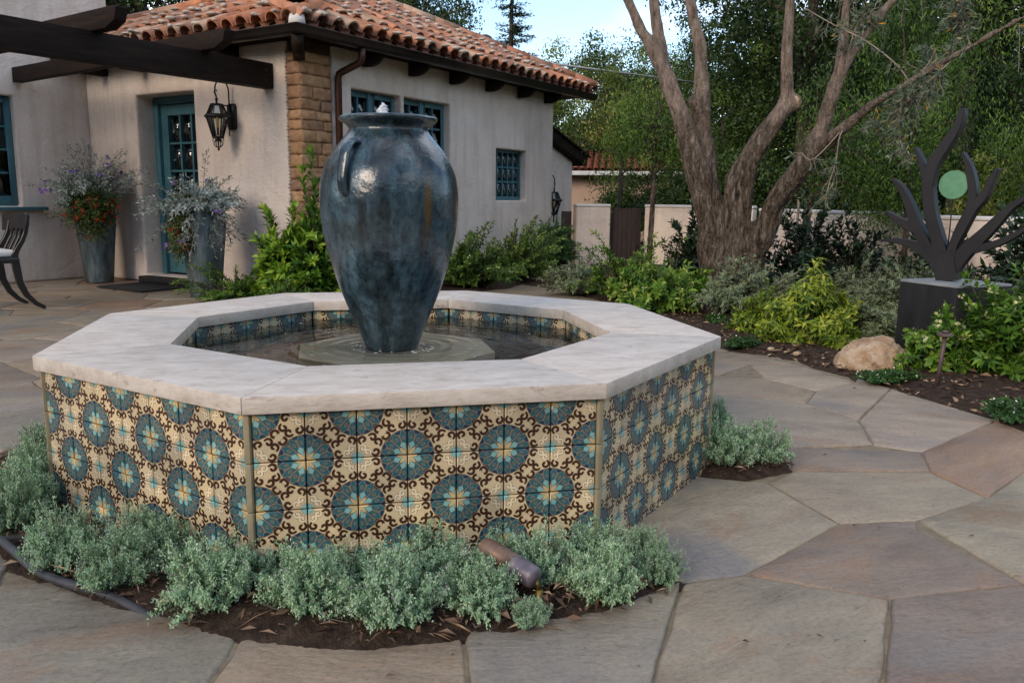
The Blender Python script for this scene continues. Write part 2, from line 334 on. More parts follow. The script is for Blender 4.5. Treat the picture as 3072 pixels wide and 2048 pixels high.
SCULPT=[[[-0.041,0.494,0.148],[-0.051,0.557,0.148],[-0.063,0.641,0.128],[-0.072,0.691,0.098]],[[-0.079,0.555,0.109],[-0.13,0.628,0.099],[-0.232,0.703,0.08],[-0.337,0.739,0.052],[-0.433,0.748,0.036],[-0.514,0.748,0.012]],[[-0.088,0.563,0.099],[-0.14,0.644,0.089],[-0.202,0.735,0.087],[-0.271,0.851,0.078],[-0.324,0.97,0.068],[-0.384,1.08,0.052],[-0.428,1.136,0.036],[-0.467,1.164,0.012]],[[-0.268,0.826,0.07],[-0.339,0.858,0.066],[-0.411,0.895,0.05],[-0.486,0.948,0.012]],[[-0.077,0.614,0.108],[-0.127,0.764,0.099],[-0.187,0.93,0.094],[-0.213,1.055,0.091],[-0.219,1.139,0.091],[-0.198,1.263,0.091],[-0.14,1.368,0.081],[-0.08,1.478,0.065],[-0.059,1.549,0.053],[-0.052,1.605,0.043]],[[-0.22,1.106,0.06],[-0.248,1.189,0.052],[-0.286,1.29,0.04],[-0.332,1.371,0.018]],[[-0.042,0.625,0.098],[-0.024,0.735,0.069],[0.012,0.844,0.083],[0.069,0.976,0.078],[0.128,1.057,0.066],[0.158,1.137,0.052],[0.178,1.192,0.037],[0.194,1.224,0.016]],[[0.038,0.902,0.065],[0.059,1.016,0.064],[0.055,1.105,0.063],[0.026,1.218,0.055],[-0.025,1.328,0.016]],[[-0.025,0.576,0.118],[0.057,0.706,0.112],[0.152,0.816,0.095],[0.225,0.907,0.076],[0.289,0.987,0.056],[0.348,1.031,0.044],[0.414,1.066,0.029]],[[0.087,0.711,0.068],[0.211,0.75,0.056],[0.294,0.794,0.05],[0.361,0.84,0.04],[0.431,0.905,0.021]]]
# ------------------------------------------------------------------ materials
M = {}
def stucco_mat(name, c0, c1, c2, stain):
    m, nt, b = new_mat(name); v = texco(nt, 'World')
    c = ramp(nt, noise_n(nt, v, 1.4, 8, .62, .6), [(.27, c0), (.5, c1), (.74, c2)])
    c = mixc(nt, ramp(nt, noise_n(nt, v, .8, 5, .6, .8), [(.50, (0, 0, 0)), (.80, (.55, .55, .55))]), c, stain)
    c = mixc(nt, 1.0, c, ramp(nt, noise_n(nt, texco(nt, 'World', (5, 5, .45)), 1.6, 7, .6), [(.32, (.86, .85, .84)), (.50, (1, 1, 1)), (.70, (1.05, 1.05, 1.04))]), 'MULTIPLY')
    c = mixc(nt, 1.0, c, ramp(nt, noise_n(nt, v, 55, 5, .7), [(.30, (.88, .88, .88)), (.55, (1.02, 1.02, 1.02))]), 'MULTIPLY')
    nt.links.new(c, b.inputs['Base Color']); b.inputs['Roughness'].default_value = .92; b.inputs['Specular IOR Level'].default_value = .2
    X.nt = nt; h = X(noise_n(nt, v, 3.2, 5, .55, 1.2)) * 1.6 + X(noise_n(nt, texco(nt, 'World', (1, 1, 2.4)), 14, 6, .62)) * .6 + X(noise_n(nt, v, 75, 4, .6)) * .14
    bump(nt, b, h.v, .55, .022); return m
M['stucco'] = stucco_mat('stucco', (.53, .45, .385), (.635, .55, .48), (.69, .615, .545), (.50, .385, .31))
M['garden_stucco'] = stucco_mat('garden_stucco', (.56, .47, .39), (.68, .58, .49), (.73, .64, .55), (.55, .43, .34))
M['coping'] = mk('coping', [(.3, (.43, .36, .295)), (.5, (.57, .50, .425)), (.7, (.68, .62, .55))], scale=6, detail=10, rough=.6, vscale=(1.3, 2.6, 3), bs=.4, bscale=38, bd=.006, rough_d=.75, fine=(11, (.26, .18, .125), .60, .80), spec=.35)
def flag_mat():
    m, nt, b = new_mat('flagstone'); X.nt = nt
    oi = nt.nodes.new('ShaderNodeObjectInfo'); pos = texco(nt, 'World')
    of = nt.nodes.new('ShaderNodeVectorMath'); of.operation = 'MULTIPLY_ADD'; nt.links.new(oi.outputs['Random'], of.inputs[0]); of.inputs[1].default_value = (31, 17, 5); nt.links.new(pos, of.inputs[2])
    rt = nt.nodes.new('ShaderNodeVectorRotate'); rt.rotation_type = 'Z_AXIS'; nt.links.new(of.outputs[0], rt.inputs['Vector']); X.nt.links.new((X(oi.outputs['Random']) * 1.2 - .6).v, rt.inputs['Angle'])
    mp = nt.nodes.new('ShaderNodeMapping'); mp.inputs['Scale'].default_value = (1, 2.3, 1); nt.links.new(rt.outputs[0], mp.inputs['Vector']); v = mp.outputs[0]
    base = mixc(nt, .38, oi.outputs['Color'], (.315, .255, .200))
    f = noise_n(nt, v, 2.6, 10, .70, .3); c = mixc(nt, 1.0, base, ramp(nt, f, [(.27, (.58, .55, .53)), (.44, (.86, .84, .82)), (.60, (1.06, 1.04, 1.0)), (.78, (1.32, 1.26, 1.15))]), 'MULTIPLY')
    r = noise_n(nt, v, 1.5, 8, .65, .8); c = mixc(nt, ramp(nt, r, [(.55, (0, 0, 0)), (.70, (.75, .75, .75))]), c, (.30, .165, .085))
    g = noise_n(nt, rt.outputs[0], 1.1, 6, .6, .5); c = mixc(nt, ramp(nt, g, [(.54, (0, 0, 0)), (.70, (.7, .7, .7))]), c, (.170, .165, .170))
    sp = noise_n(nt, pos, 70, 6, .75); c = mixc(nt, 1.0, c, ramp(nt, sp, [(.30, (.70, .68, .66)), (.5, (1, 1, 1)), (.72, (1.16, 1.15, 1.12))]), 'MULTIPLY')
    dk = noise_n(nt, v, 17, 5, .6); c = mixc(nt, ramp(nt, dk, [(.64, (0, 0, 0)), (.74, (.65, .65, .65))]), c, (.085, .06, .05))
    nt.links.new(c, b.inputs['Base Color']); b.inputs['Specular IOR Level'].default_value = .4
    b.inputs['Roughness'].default_value = .50
    lay = X(noise_n(nt, v, 2.2, 7, .62, .6)); ter = X.op('SNAP', lay, .045) * 9.0 + lay * 2.0
    h = ter * .5 + X(noise_n(nt, v, 24, 6, .7)) * .55 + X(sp) * .22
    bump(nt, b, h.v, .62, .016); return m
M['flagstone'] = flag_mat()
M['mortar'] = mk('mortar', [(.3, (.13, .10, .065)), (.7, (.25, .20, .13))], scale=20, rough=.95, bs=.5, bscale=60, bd=.006)
M['soil'] = mk('soil', [(.3, (.030, .020, .014)), (.55, (.065, .043, .030)), (.8, (.13, .085, .058))], scale=24, detail=8, rough=.97, bs=1.0, bscale=50, bd=.03, spec=.15)
M['ground'] = mk('ground', [(.3, (.035, .03, .018)), (.7, (.08, .07, .04))], scale=2, rough=.97)
M['hill'] = mk('hill_cover', [(.35, (.018, .028, .014)), (.65, (.045, .062, .03))], scale=.6, detail=9, rough=1.0, bs=1, bscale=1.2, bd=1.2, spec=.05)
M['tile_edge'] = mk('tile_trim', [(.3, (.22, .19, .12)), (.7, (.34, .29, .18))], scale=14, rough=.35, spec=.5)
M['grout'] = mk('grout', [(.3, (.10, .07, .05)), (.7, (.16, .115, .08))], scale=30, rough=.9)
M['basin'] = mk('basin_floor', [(.3, (.085, .115, .070)), (.7, (.19, .215, .135))], scale=6, rough=.8)
M['plinth'] = mk('plinth_stone', [(.3, (.64, .49, .34)), (.7, (.80, .66, .48))], scale=7, detail=7, rough=.5)
M['timber'] = mk('dark_timber', [(.3, (.006, .0045, .004)), (.55, (.015, .009, .0065)), (.8, (.032, .019, .012))], scale=3, detail=8, rough=.7, vscale=(1, 1, 9), bs=.35, bscale=20, bd=.006, spec=.15)
M['bronze'] = mk('gutter_bronze', [(.3, (.014, .011, .011)), (.7, (.030, .023, .021))], scale=6, rough=.42, metal=.5)
M['copper'] = mk('downspout_copper', [(.3, (.045, .024, .018)), (.7, (.10, .045, .03))], scale=8, rough=.42, metal=.7)
M['teal'] = mk('teal_paint', [(.3, (.032, .108, .132)), (.7, (.048, .142, .168))], scale=5, rough=.45, bs=.1, bscale=40, bd=.003)
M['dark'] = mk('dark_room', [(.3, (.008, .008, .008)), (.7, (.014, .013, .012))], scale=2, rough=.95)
M['iron'] = mk('wrought_iron', [(.3, (.010, .010, .010)), (.7, (.022, .020, .018))], scale=18, rough=.5, metal=.5, bs=.3, bscale=70, bd=.003)
M['steel'] = mk('dark_steel', [(.3, (.007, .0065, .007)), (.6, (.014, .0125, .0135)), (.8, (.028, .022, .020))], scale=5, detail=7, rough=.5, metal=.1, spec=.35, bs=.12, bscale=60, bd=.003)
M['pedestal'] = mk('pedestal_stone', [(.3, (.008, .008, .009)), (.55, (.018, .018, .019)), (.8, (.036, .033, .032))], scale=4, detail=7, rough=.7, spec=.25, vscale=(2, 2, .6))
M['zinc'] = mk('zinc_planter', [(.30, (.030, .050, .060)), (.48, (.085, .120, .132)), (.70, (.21, .25, .255))], scale=9, detail=7, rough=.5, metal=.25, vscale=(1.6, 1.6, .45), rough_d=.65)
M['rubber'] = mk('black_rubber', [(.3, (.008, .008, .009)), (.7, (.018, .018, .018))], scale=60, rough=.8, bs=.8, bscale=120, bd=.006)
M['lacquer'] = mk('black_lacquer', [(.3, (.008, .007, .008)), (.7, (.014, .012, .012))], scale=8, rough=.3)
M['cushion'] = mk('cream_cushion', [(.3, (.58, .57, .52)), (.7, (.68, .66, .6))], scale=5, rough=.9, bs=.15, bscale=90, bd=.002)
M['boulder'] = mk('boulder_rock', [(.28, (.15, .085, .045)), (.43, (.33, .215, .12)), (.55, (.42, .315, .21)), (.75, (.54, .46, .36))], scale=9, detail=9, rough=.88, bs=1.0, bscale=20, bd=.022, rough_d=.68, fine=(26, (.16, .11, .07), .60, .74))
M['bark'] = mk('tree_bark', [(.34, (.022, .015, .011)), (.46, (.075, .052, .040)), (.57, (.155, .118, .095)), (.74, (.31, .255, .215))], scale=15, detail=12, rough=.95, vscale=(2.4, 2.4, .6), bs=1.0, bscale=22, bd=.06, rough_d=.7, spec=.15)
M['smooth_bark'] = mk('smooth_bark', [(.30, (.075, .050, .040)), (.46, (.165, .122, .103)), (.75, (.27, .215, .19))], scale=11, detail=9, rough=.85, vscale=(2, 2, .7), bs=.5, bscale=24, bd=.015, spec=.2)
M['twig'] = mk('twig_bark', [(.3, (.16, .13, .10)), (.7, (.30, .26, .2))], scale=9, rough=.9)
def bark_mat():
    m, nt, b = new_mat('olive_bark'); X.nt = nt
    v = texco(nt, 'World', (2.0, 2.0, .5)); w = texco(nt, 'World')
    f = noise_n(nt, v, 16, 12, .72, .6); vo = nt.nodes.new('ShaderNodeTexVoronoi'); vo.feature = 'DISTANCE_TO_EDGE'; vo.inputs['Scale'].default_value = 13
    nz = nt.nodes.new('ShaderNodeTexNoise'); nz.inputs['Scale'].default_value = 9; nt.links.new(v, nz.inputs['Vector'])
    ad = nt.nodes.new('ShaderNodeVectorMath'); ad.operation = 'MULTIPLY_ADD'; ad.inputs[1].default_value = (.5, .5, .5); nt.links.new(nz.outputs['Color'], ad.inputs[0]); nt.links.new(v, ad.inputs[2]); nt.links.new(ad.outputs[0], vo.inputs['Vector'])
    rough = ramp(nt, f, [(.36, (.032, .023, .016)), (.46, (.135, .10, .070)), (.55, (.25, .197, .147)), (.66, (.50, .43, .345))])
    crack = ramp(nt, vo.outputs['Distance'], [(.0, (.30, .27, .25)), (.10, (1, 1, 1))]); rough = mixc(nt, .45, rough, crack, 'MULTIPLY')
    g = noise_n(nt, texco(nt, 'World', (2, 2, .6)), 12, 9, .65); sm = ramp(nt, g, [(.32, (.085, .062, .045)), (.48, (.20, .152, .118)), (.72, (.32, .26, .21))])
    sp = nt.nodes.new('ShaderNodeSeparateXYZ'); nt.links.new(w, sp.inputs[0])
    k = xmin(xmax((X(sp.outputs['Z']) - 1.30 + (X(noise_n(nt, w, 4, 4, .6)) - .5) * 2.2) * 1.6, 0.0), 1.0)
    nt.links.new(mixc(nt, k.v, rough, sm), b.inputs['Base Color']); b.inputs['Roughness'].default_value = .93; b.inputs['Specular IOR Level'].default_value = .15
    h = (X(f) * 1.5 + xmin(X(vo.outputs['Distance']) * 4.0, .5) * .5) * (1.0 - k * .75); bump(nt, b, h.v, 1.0, .085); return m
M['olive_bark'] = bark_mat()
M['dark_bark'] = mk('dark_bark', [(.3, (.045, .032, .025)), (.7, (.10, .075, .058))], scale=12, rough=.95, vscale=(2, 2, .5), bs=.8, bscale=30, bd=.02)
M['clay'] = mk('roof_clay', [(.28, (.55, .50, .46)), (.5, (.95, .95, .95)), (.75, (1.15, 1.18, 1.2))], scale=8, detail=7, rough=.85, bs=.4, bscale=40, bd=.006, objcol=1.0, spec=.25, fine=(14, (.55, .50, .42), .60, .78))
M['clay_pan'] = mk('pan_clay', [(.3, (.12, .045, .025)), (.7, (.28, .12, .07))], scale=9, rough=.9)
M['lime'] = mk('lime_mortar', [(.3, (.32, .265, .215)), (.7, (.55, .49, .43))], scale=20, rough=.95, bs=.6, bscale=50, bd=.012)
M['plaster'] = mk('white_plaster', [(.3, (.55, .53, .5)), (.7, (.66, .64, .61))], scale=5, rough=.9)
M['adobe'] = mk('adobe_block', [(.28, (.70, .62, .54)), (.5, (1.12, 1.06, 1.0)), (.75, (1.45, 1.38, 1.3))], scale=11, detail=8, rough=.95, bs=.8, bscale=28, bd=.02, objcol=1.0, spec=.15)
M['adobe_core'] = mk('adobe_joint', [(.3, (.17, .10, .06)), (.7, (.27, .17, .105))], scale=16, rough=.95, bs=.6, bscale=40, bd=.015)
M['wood_gate'] = mk('gate_wood', [(.3, (.022, .014, .010)), (.7, (.045, .028, .02))], scale=4, rough=.75, vscale=(6, 6, 1))
M['neigh_wall'] = mk('neighbour_wall', [(.3, (.34, .23, .16)), (.7, (.42, .30, .22))], scale=2, rough=.9)
M['neigh_roof'] = mk('neighbour_clay', [(.3, (.28, .08, .04)), (.55, (.42, .14, .075)), (.8, (.5, .24, .16))], scale=5, detail=6, rough=.9)
M['pale_trim'] = mk('pale_trim', [(.3, (.42, .42, .40)), (.7, (.5, .5, .48))], scale=4, rough=.6)
M['brass'] = mk('aged_brass', [(.3, (.10, .07, .02)), (.7, (.22, .16, .05))], scale=25, rough=.5, metal=.8)
M['aged_copper'] = mk('aged_copper', [(.28, (.11, .07, .05)), (.5, (.24, .15, .105)), (.75, (.42, .28, .20))], scale=14, detail=6, rough=.5, metal=.45)
M['slate_copper'] = mk('slate_copper', [(.28, (.10, .085, .10)), (.5, (.20, .17, .195)), (.75, (.32, .25, .25))], scale=18, detail=6, rough=.5, metal=.4)
M['path_copper'] = mk('path_light_copper', [(.3, (.075, .048, .045)), (.7, (.155, .10, .10))], scale=16, rough=.55, metal=.4)
M['hose'] = mk('irrigation_hose', [(.3, (.022, .024, .028)), (.7, (.06, .062, .068))], scale=20, rough=.6)
M['verdigris'] = mk('verdigris_disc', [(.3, (.06, .18, .10)), (.55, (.10, .25, .135)), (.8, (.16, .32, .19))], scale=16, detail=8, rough=.7, rough_d=.7)
M['mulch'] = leaf_mat('mulch_chips', [(0, (.05, .03, .02)), (.5, (.14, .085, .055)), (.85, (.30, .20, .13)), (1, (.42, .30, .2))], rough=.9, trans=0.0)
M['cable'] = mk('pale_cable', [(.3, (.3, .3, .31)), (.7, (.36, .36, .37))], scale=3, rough=.5)
M['amber'] = mk('amber_bulb', [(.3, (.75, .42, .06)), (.7, (.85, .5, .09))], scale=6, rough=.4)
M['blind'] = mk('roller_blind', [(.3, (.62, .64, .62)), (.7, (.70, .71, .69))], scale=3, rough=.8)
M['terrazzo'] = M['plaster']

def glass_mat(name, col, tint, refl=.10, rough=.03):
    m, nt, b = new_mat(name)
    tr = nt.nodes.new('ShaderNodeBsdfTransparent'); tr.inputs['Color'].default_value = rgba(tint)
    gl = nt.nodes.new('ShaderNodeBsdfGlossy'); gl.inputs['Roughness'].default_value = rough
    fr = nt.nodes.new('ShaderNodeFresnel'); fr.inputs['IOR'].default_value = 1.5
    X.nt = nt; k = xmin(X(fr.outputs['Fac']) * 1.3 + refl * .5, 1.0)
    mx = nt.nodes.new('ShaderNodeMixShader'); nt.links.new(k.v, mx.inputs['Fac'])
    nt.links.new(tr.outputs['BSDF'], mx.inputs[1]); nt.links.new(gl.outputs['BSDF'], mx.inputs[2])
    nt.links.new(mx.outputs['Shader'], nt.nodes['Material Output'].inputs['Surface']); return m
M['glass'] = glass_mat('window_glass', None, (.62, .66, .64))
M['lamp_glass'] = glass_mat('lantern_glass', None, (.86, .9, .88), refl=.06)

def tile_mat(P):
    m, nt, b = new_mat('patterned_tile'); X.nt = nt
    tc = nt.nodes.new('ShaderNodeTexCoord'); sp = nt.nodes.new('ShaderNodeSeparateXYZ'); nt.links.new(tc.outputs['Object'], sp.inputs[0])
    nz = nt.nodes.new('ShaderNodeTexNoise'); nz.inputs['Scale'].default_value = 60; g = nt.nodes.new('ShaderNodeNewGeometry'); nt.links.new(g.outputs['Position'], nz.inputs['Vector'])
    wob = (X(nz.outputs['Fac']) - .5) * .02
    u = X(sp.outputs['X']) / P + .5 + wob; v = X(sp.outputs['Z']) / P + .5 + wob
    s = (u + v) > 1.0
    x = u + s * (1.0 - 2.0 * u); y = v + s * (1.0 - 2.0 * v)
    a = xmax(x, y); bb = xmin(x, y)
    r = X.op('SQRT', a * a + bb * bb); th = X.op('ARCTAN2', bb, a) * (180 / PI)
    ph = xabs(th - 22.5)
    def disc(cx, cy): return X.op('SQRT', (a - cx) * (a - cx) + (bb - cy) * (bb - cy))
    cream, tan, navy, teal, turq, yel, brown, pale = (.62, .505, .315), (.24, .17, .10), (.014, .050, .100), (.030, .125, .155), (.22, .46, .45), (.60, .46, .23), (.045, .017, .011), (.76, .66, .46)
    def over(c, mask, col): return mixc(nt, mask.v, c, col)
    c = mixc(nt, 0.0, cream, cream)
    c = over(c, r < .548, tan); c = over(c, r < .535, navy)
    # petals: teal lobes on 22.5 deg spokes with tan outline
    lob = .50 - .055 * X.op('COSINE', th * (PI / 180) * 16)
    c = over(c, r < lob, tan); c = over(c, r < (lob - .026), teal)
    pl = xabs(X.op('PINGPONG', th, 11.25) - 5.6) ; edge = xabs(X.op('PINGPONG', th + 11.25, 22.5) - 0.0)
    c = over(c, xmin(xmin(r > .27, r < .47), (ph * r) < .85), tan)
    c = over(c, xmin(xmin(r > .22, r < .49), ((22.5 - ph) * r) < .65), tan)
    dot = X.op('SQRT', (r - .38) * (r - .38) * .5 + ((ph - 11.5) * .0066) * ((ph - 11.5) * .0066)); c = over(c, xmin(dot < .030, dot > .016), tan)
    # kites and the central star
    kw = xmin(11.5 * (r - .07) / .14, (.300 - r) * 260.0)
    c = over(c, ph < (kw + 2.6), tan); c = over(c, ph < kw, turq)
    st = .092 + .0058 * ph
    c = over(c, r < (st + .014), tan); c = over(c, r < st, yel)
    # cream scroll rosette at the other corner
    r2 = disc(1.0, 0.0); th2 = X.op('ARCTAN2', bb, 1.0 - a) * (180 / PI)
    st2 = .07 + .0030 * xabs(X.op('PINGPONG', th2, 22.5) - 11.25) * 2.0
    c = over(c, r2 < (st2 + .03), tan); c = over(c, r2 < (st2 + .012), turq)
    for cx, cy, r0, r1, a0, col in ((.80, .11, .016, .072, 2.4, pale), (.905, .24, .014, .064, -.6, pale), (.635, .115, .016, .092, .4, brown), (.595, .305, .016, .094, 2.0, brown), (.42, .415, .016, .090, -1.2, brown)):
        d = disc(cx, cy); al = X.op('FRACT', X.op('ARCTAN2', bb - cy, a - cx) / (2 * PI) + (a0 / 6.2832 + 1.0))
        k = xabs(d - (r0 + (r1 - r0) * al))
        c = over(c, xmin(k < .034, d < (r1 + .014)), tan); c = over(c, xmin(k < .0215, d < (r1 + .008)), col)
    d5 = xabs(a - .5) + xabs(bb - .5); c = over(c, d5 < .085, cream)
    n2 = nt.nodes.new('ShaderNodeTexNoise'); n2.inputs['Scale'].default_value = 9; n2.inputs['Detail'].default_value = 5; nt.links.new(g.outputs['Position'], n2.inputs['Vector'])
    sh = ramp(nt, n2.outputs['Fac'], [(.3, (.72, .72, .74)), (.7, (1.15, 1.12, 1.08))]); c = mixc(nt, .8, c, sh, 'MULTIPLY')
    oi = nt.nodes.new('ShaderNodeObjectInfo'); c = mixc(nt, .9, c, ramp(nt, oi.outputs['Random'], [(0, (.70, .71, .74)), (.5, (.98, .98, .98)), (1, (1.16, 1.11, 1.02))]), 'MULTIPLY')
    nt.links.new(c, b.inputs['Base Color']); b.inputs['Roughness'].default_value = .24; b.inputs['Specular IOR Level'].default_value = .45
    bump(nt, b, n2.outputs['Fac'], .12, .01); return m
PT = .132
M['tile'] = tile_mat(PT)

def vase_mat():
    m, nt, b = new_mat('glazed_ceramic'); v = texco(nt, 'Object')
    vs = texco(nt, 'Object', (1, 1, .32))
    f1 = noise_n(nt, vs, 9, 10, .70, .5); f2 = noise_n(nt, v, 34, 9, .72); f3 = noise_n(nt, v, 4.0, 5, .55); f4 = noise_n(nt, texco(nt, 'Object', (1, 1, .12)), 26, 6, .6)
    c = ramp(nt, f1, [(.32, (.008, .012, .015)), (.43, (.020, .035, .044)), (.53, (.038, .070, .089)), (.70, (.078, .128, .154))])
    c = mixc(nt, 1.0, c, ramp(nt, f2, [(.36, (.42, .42, .42)), (.47, (.86, .86, .86)), (.58, (1.15, 1.15, 1.15))]), 'MULTIPLY')
    c = mixc(nt, 1.0, c, ramp(nt, f4, [(.35, (.6, .6, .6)), (.55, (1.1, 1.1, 1.1))]), 'MULTIPLY')
    k3 = ramp(nt, f3, [(.50, (0, 0, 0)), (.68, (.6, .6, .6))]); c = mixc(nt, k3, c, (.020, .017, .015))
    # rusty streaks run down from the shoulder at two azimuths
    X.nt = nt; sp = nt.nodes.new('ShaderNodeSeparateXYZ'); nt.links.new(v, sp.inputs[0])
    az = X.op('ARCTAN2', X(sp.outputs['Y']), X(sp.outputs['X'])); zz = X(sp.outputs['Z'])
    nz = X(noise_n(nt, texco(nt, 'Object', (9, 9, 2)), 3, 4, .6))
    for a0, w, z0, z1 in ((-1.085, .085, .40, .74), (-.42, .06, .48, .72)):
        d = xabs(az - a0 + (nz - .5) * .10) / w
        msk = xmax(1.0 - d, 0.0) * (zz > z0) * xmin(xmax((zz - z0) * 8.0, 0.0), 1.0) * xmin(xmax((z1 - zz) * 9.0, 0.0), 1.0) * (nz * 1.5)
        c = mixc(nt, xmin(msk * 1.1, .85).v, c, (.095, .058, .016))
    nt.links.new(c, b.inputs['Base Color']); b.inputs['Roughness'].default_value = .17; b.inputs['Specular IOR Level'].default_value = .55
    h = noise_n(nt, v, 9, 6, .6); bump(nt, b, h, .32, .022); return m
M['vase'] = vase_mat()
def water_mat():
    m, nt, b = new_mat('pool_water'); X.nt = nt
    v = texco(nt, 'World'); sp = nt.nodes.new('ShaderNodeSeparateXYZ'); nt.links.new(v, sp.inputs[0])
    x, y = X(sp.outputs['X']), X(sp.outputs['Y']); r = X.op('SQRT', x * x + y * y)
    nz = X(noise_n(nt, v, 5, 4, .6)); n2 = X(noise_n(nt, v, 22, 3, .6))
    h = X.op('SINE', r * 95.0 + nz * 7.0) * xmax(1.0 - r * 1.25, .05) * .32 + nz * 1.4 + n2 * .25
    bn = nt.nodes.new('ShaderNodeBump'); bn.inputs['Strength'].default_value = .16; bn.inputs['Distance'].default_value = .02; nt.links.new(h.v, bn.inputs['Height'])
    tr = nt.nodes.new('ShaderNodeBsdfTransparent'); tr.inputs['Color'].default_value = (.92, .96, .91, 1)
    gl = nt.nodes.new('ShaderNodeBsdfGlossy'); gl.inputs['Roughness'].default_value = .04
    fr = nt.nodes.new('ShaderNodeFresnel'); fr.inputs['IOR'].default_value = 1.36
    for q in (gl, fr): nt.links.new(bn.outputs['Normal'], q.inputs['Normal'])
    mx = nt.nodes.new('ShaderNodeMixShader'); nt.links.new(fr.outputs['Fac'], mx.inputs['Fac'])
    nt.links.new(tr.outputs['BSDF'], mx.inputs[1]); nt.links.new(gl.outputs['BSDF'], mx.inputs[2])
    nt.links.new(mx.outputs['Shader'], nt.nodes['Material Output'].inputs['Surface']); return m
M['water'] = water_mat()
def jet_mat():
    m, nt, b = new_mat('bubbling_water'); b.inputs['Base Color'].default_value = (.82, .86, .9, 1); b.inputs['Roughness'].default_value = .15
    b.inputs['Transmission Weight'].default_value = .35; b.inputs['IOR'].default_value = 1.33; return m
M['jet'] = jet_mat()
LF = dict(
 thyme=leaf_mat('thyme_leaf', [(0, (.045, .10, .035)), (.38, (.185, .335, .170)), (.72, (.375, .545, .335)), (1, (.54, .65, .47))], rough=.75, trans=.15),
 pitto=leaf_mat('glossy_leaf', [(0, (.016, .050, .007)), (.4, (.058, .150, .014)), (.8, (.185, .33, .028)), (1, (.33, .45, .05))], rough=.38),
 fern=leaf_mat('ferny_leaf', [(0, (.020, .058, .008)), (.5, (.085, .185, .022)), (1, (.22, .34, .05))]),
 abelia=leaf_mat('abelia_leaf', [(0, (.016, .045, .008)), (.5, (.075, .155, .022)), (.85, (.17, .26, .04)), (1, (.26, .33, .07))]),
 rosemary=leaf_mat('needle_leaf', [(0, (.012, .038, .012)), (.5, (.042, .115, .032)), (1, (.11, .21, .06))], rough=.6),
 varieg=leaf_mat('variegated_leaf', [(0, (.022, .045, .018)), (.5, (.065, .115, .045)), (1, (.14, .20, .09))], edge=(.36, .39, .24)),
 nandina=leaf_mat('bright_leaf', [(0, (.016, .055, .007)), (.5, (.085, .190, .018)), (.85, (.21, .34, .035)), (1, (.38, .42, .09))]),
 yellow=leaf_mat('lime_leaf', [(0, (.024, .055, .005)), (.45, (.105, .180, .012)), (.8, (.24, .31, .022)), (1, (.38, .41, .05))]),
 camellia=leaf_mat('dark_leaf', [(0, (.008, .018, .010)), (.5, (.020, .045, .022)), (1, (.055, .095, .045))], rough=.35, spec=.5, trans=.15),
 silver=leaf_mat('silver_leaf', [(0, (.13, .165, .145)), (.5, (.31, .365, .335)), (1, (.50, .56, .53))], rough=.8, trans=.15),
 bloom_green=leaf_mat('bedding_leaf', [(0, (.018, .036, .008)), (.5, (.055, .095, .018)), (1, (.14, .19, .035))]),
 trail=leaf_mat('trailing_leaf', [(0, (.04, .06, .02)), (.5, (.12, .155, .04)), (1, (.25, .29, .09))]),
 olive=leaf_mat('olive_leaf', [(0, (.05, .07, .045)), (.5, (.11, .15, .095)), (.85, (.22, .26, .19)), (.93, (.30, .32, .2)), (.95, (.55, .26, .02)), (1, (.6, .3, .03))], rough=.6),
 oak=leaf_mat('oak_leaf', [(0, (.004, .011, .0025)), (.5, (.019, .043, .007)), (1, (.070, .120, .020))], rough=.5),
 mid=leaf_mat('mid_tree_leaf', [(0, (.011, .027, .004)), (.5, (.042, .080, .010)), (1, (.125, .185, .026))]),
 light=leaf_mat('light_tree_leaf', [(0, (.022, .04, .006)), (.5, (.078, .115, .015)), (.85, (.20, .24, .036)), (1, (.38, .33, .09))]),
 pepper=leaf_mat('feathery_leaf', [(0, (.011, .032, .005)), (.5, (.054, .115, .015)), (1, (.165, .265, .038))]),
 conifer=leaf_mat('conifer_leaf', [(0, (.012, .028, .014)), (.5, (.035, .062, .030)), (1, (.075, .115, .05))]),
 cover=leaf_mat('ground_cover_leaf', [(0, (.012, .04, .010)), (.5, (.035, .10, .022)), (1, (.09, .19, .05))]),
)
def petal(name, a, b): return leaf_mat(name, [(0, a), (1, b)], rough=.7, trans=.3)
LF['purple'] = petal('purple_petal', (.16, .05, .33), (.30, .13, .5)); LF['orange'] = petal('orange_petal', (.30, .018, .006), (.58, .075, .012))
LF['white'] = petal('white_petal', (.6, .6, .55), (.8, .8, .76)); LF['cream'] = petal('cream_petal', (.5, .5, .25), (.68, .66, .42)); LF['lilac'] = petal('lilac_petal', (.34, .30, .38), (.5, .45, .52))
LF['seed'] = petal('seed_head', (.03, .02, .03), (.06, .03, .07)); LF['red'] = petal('red_petal', (.5, .01, .02), (.6, .02, .03))

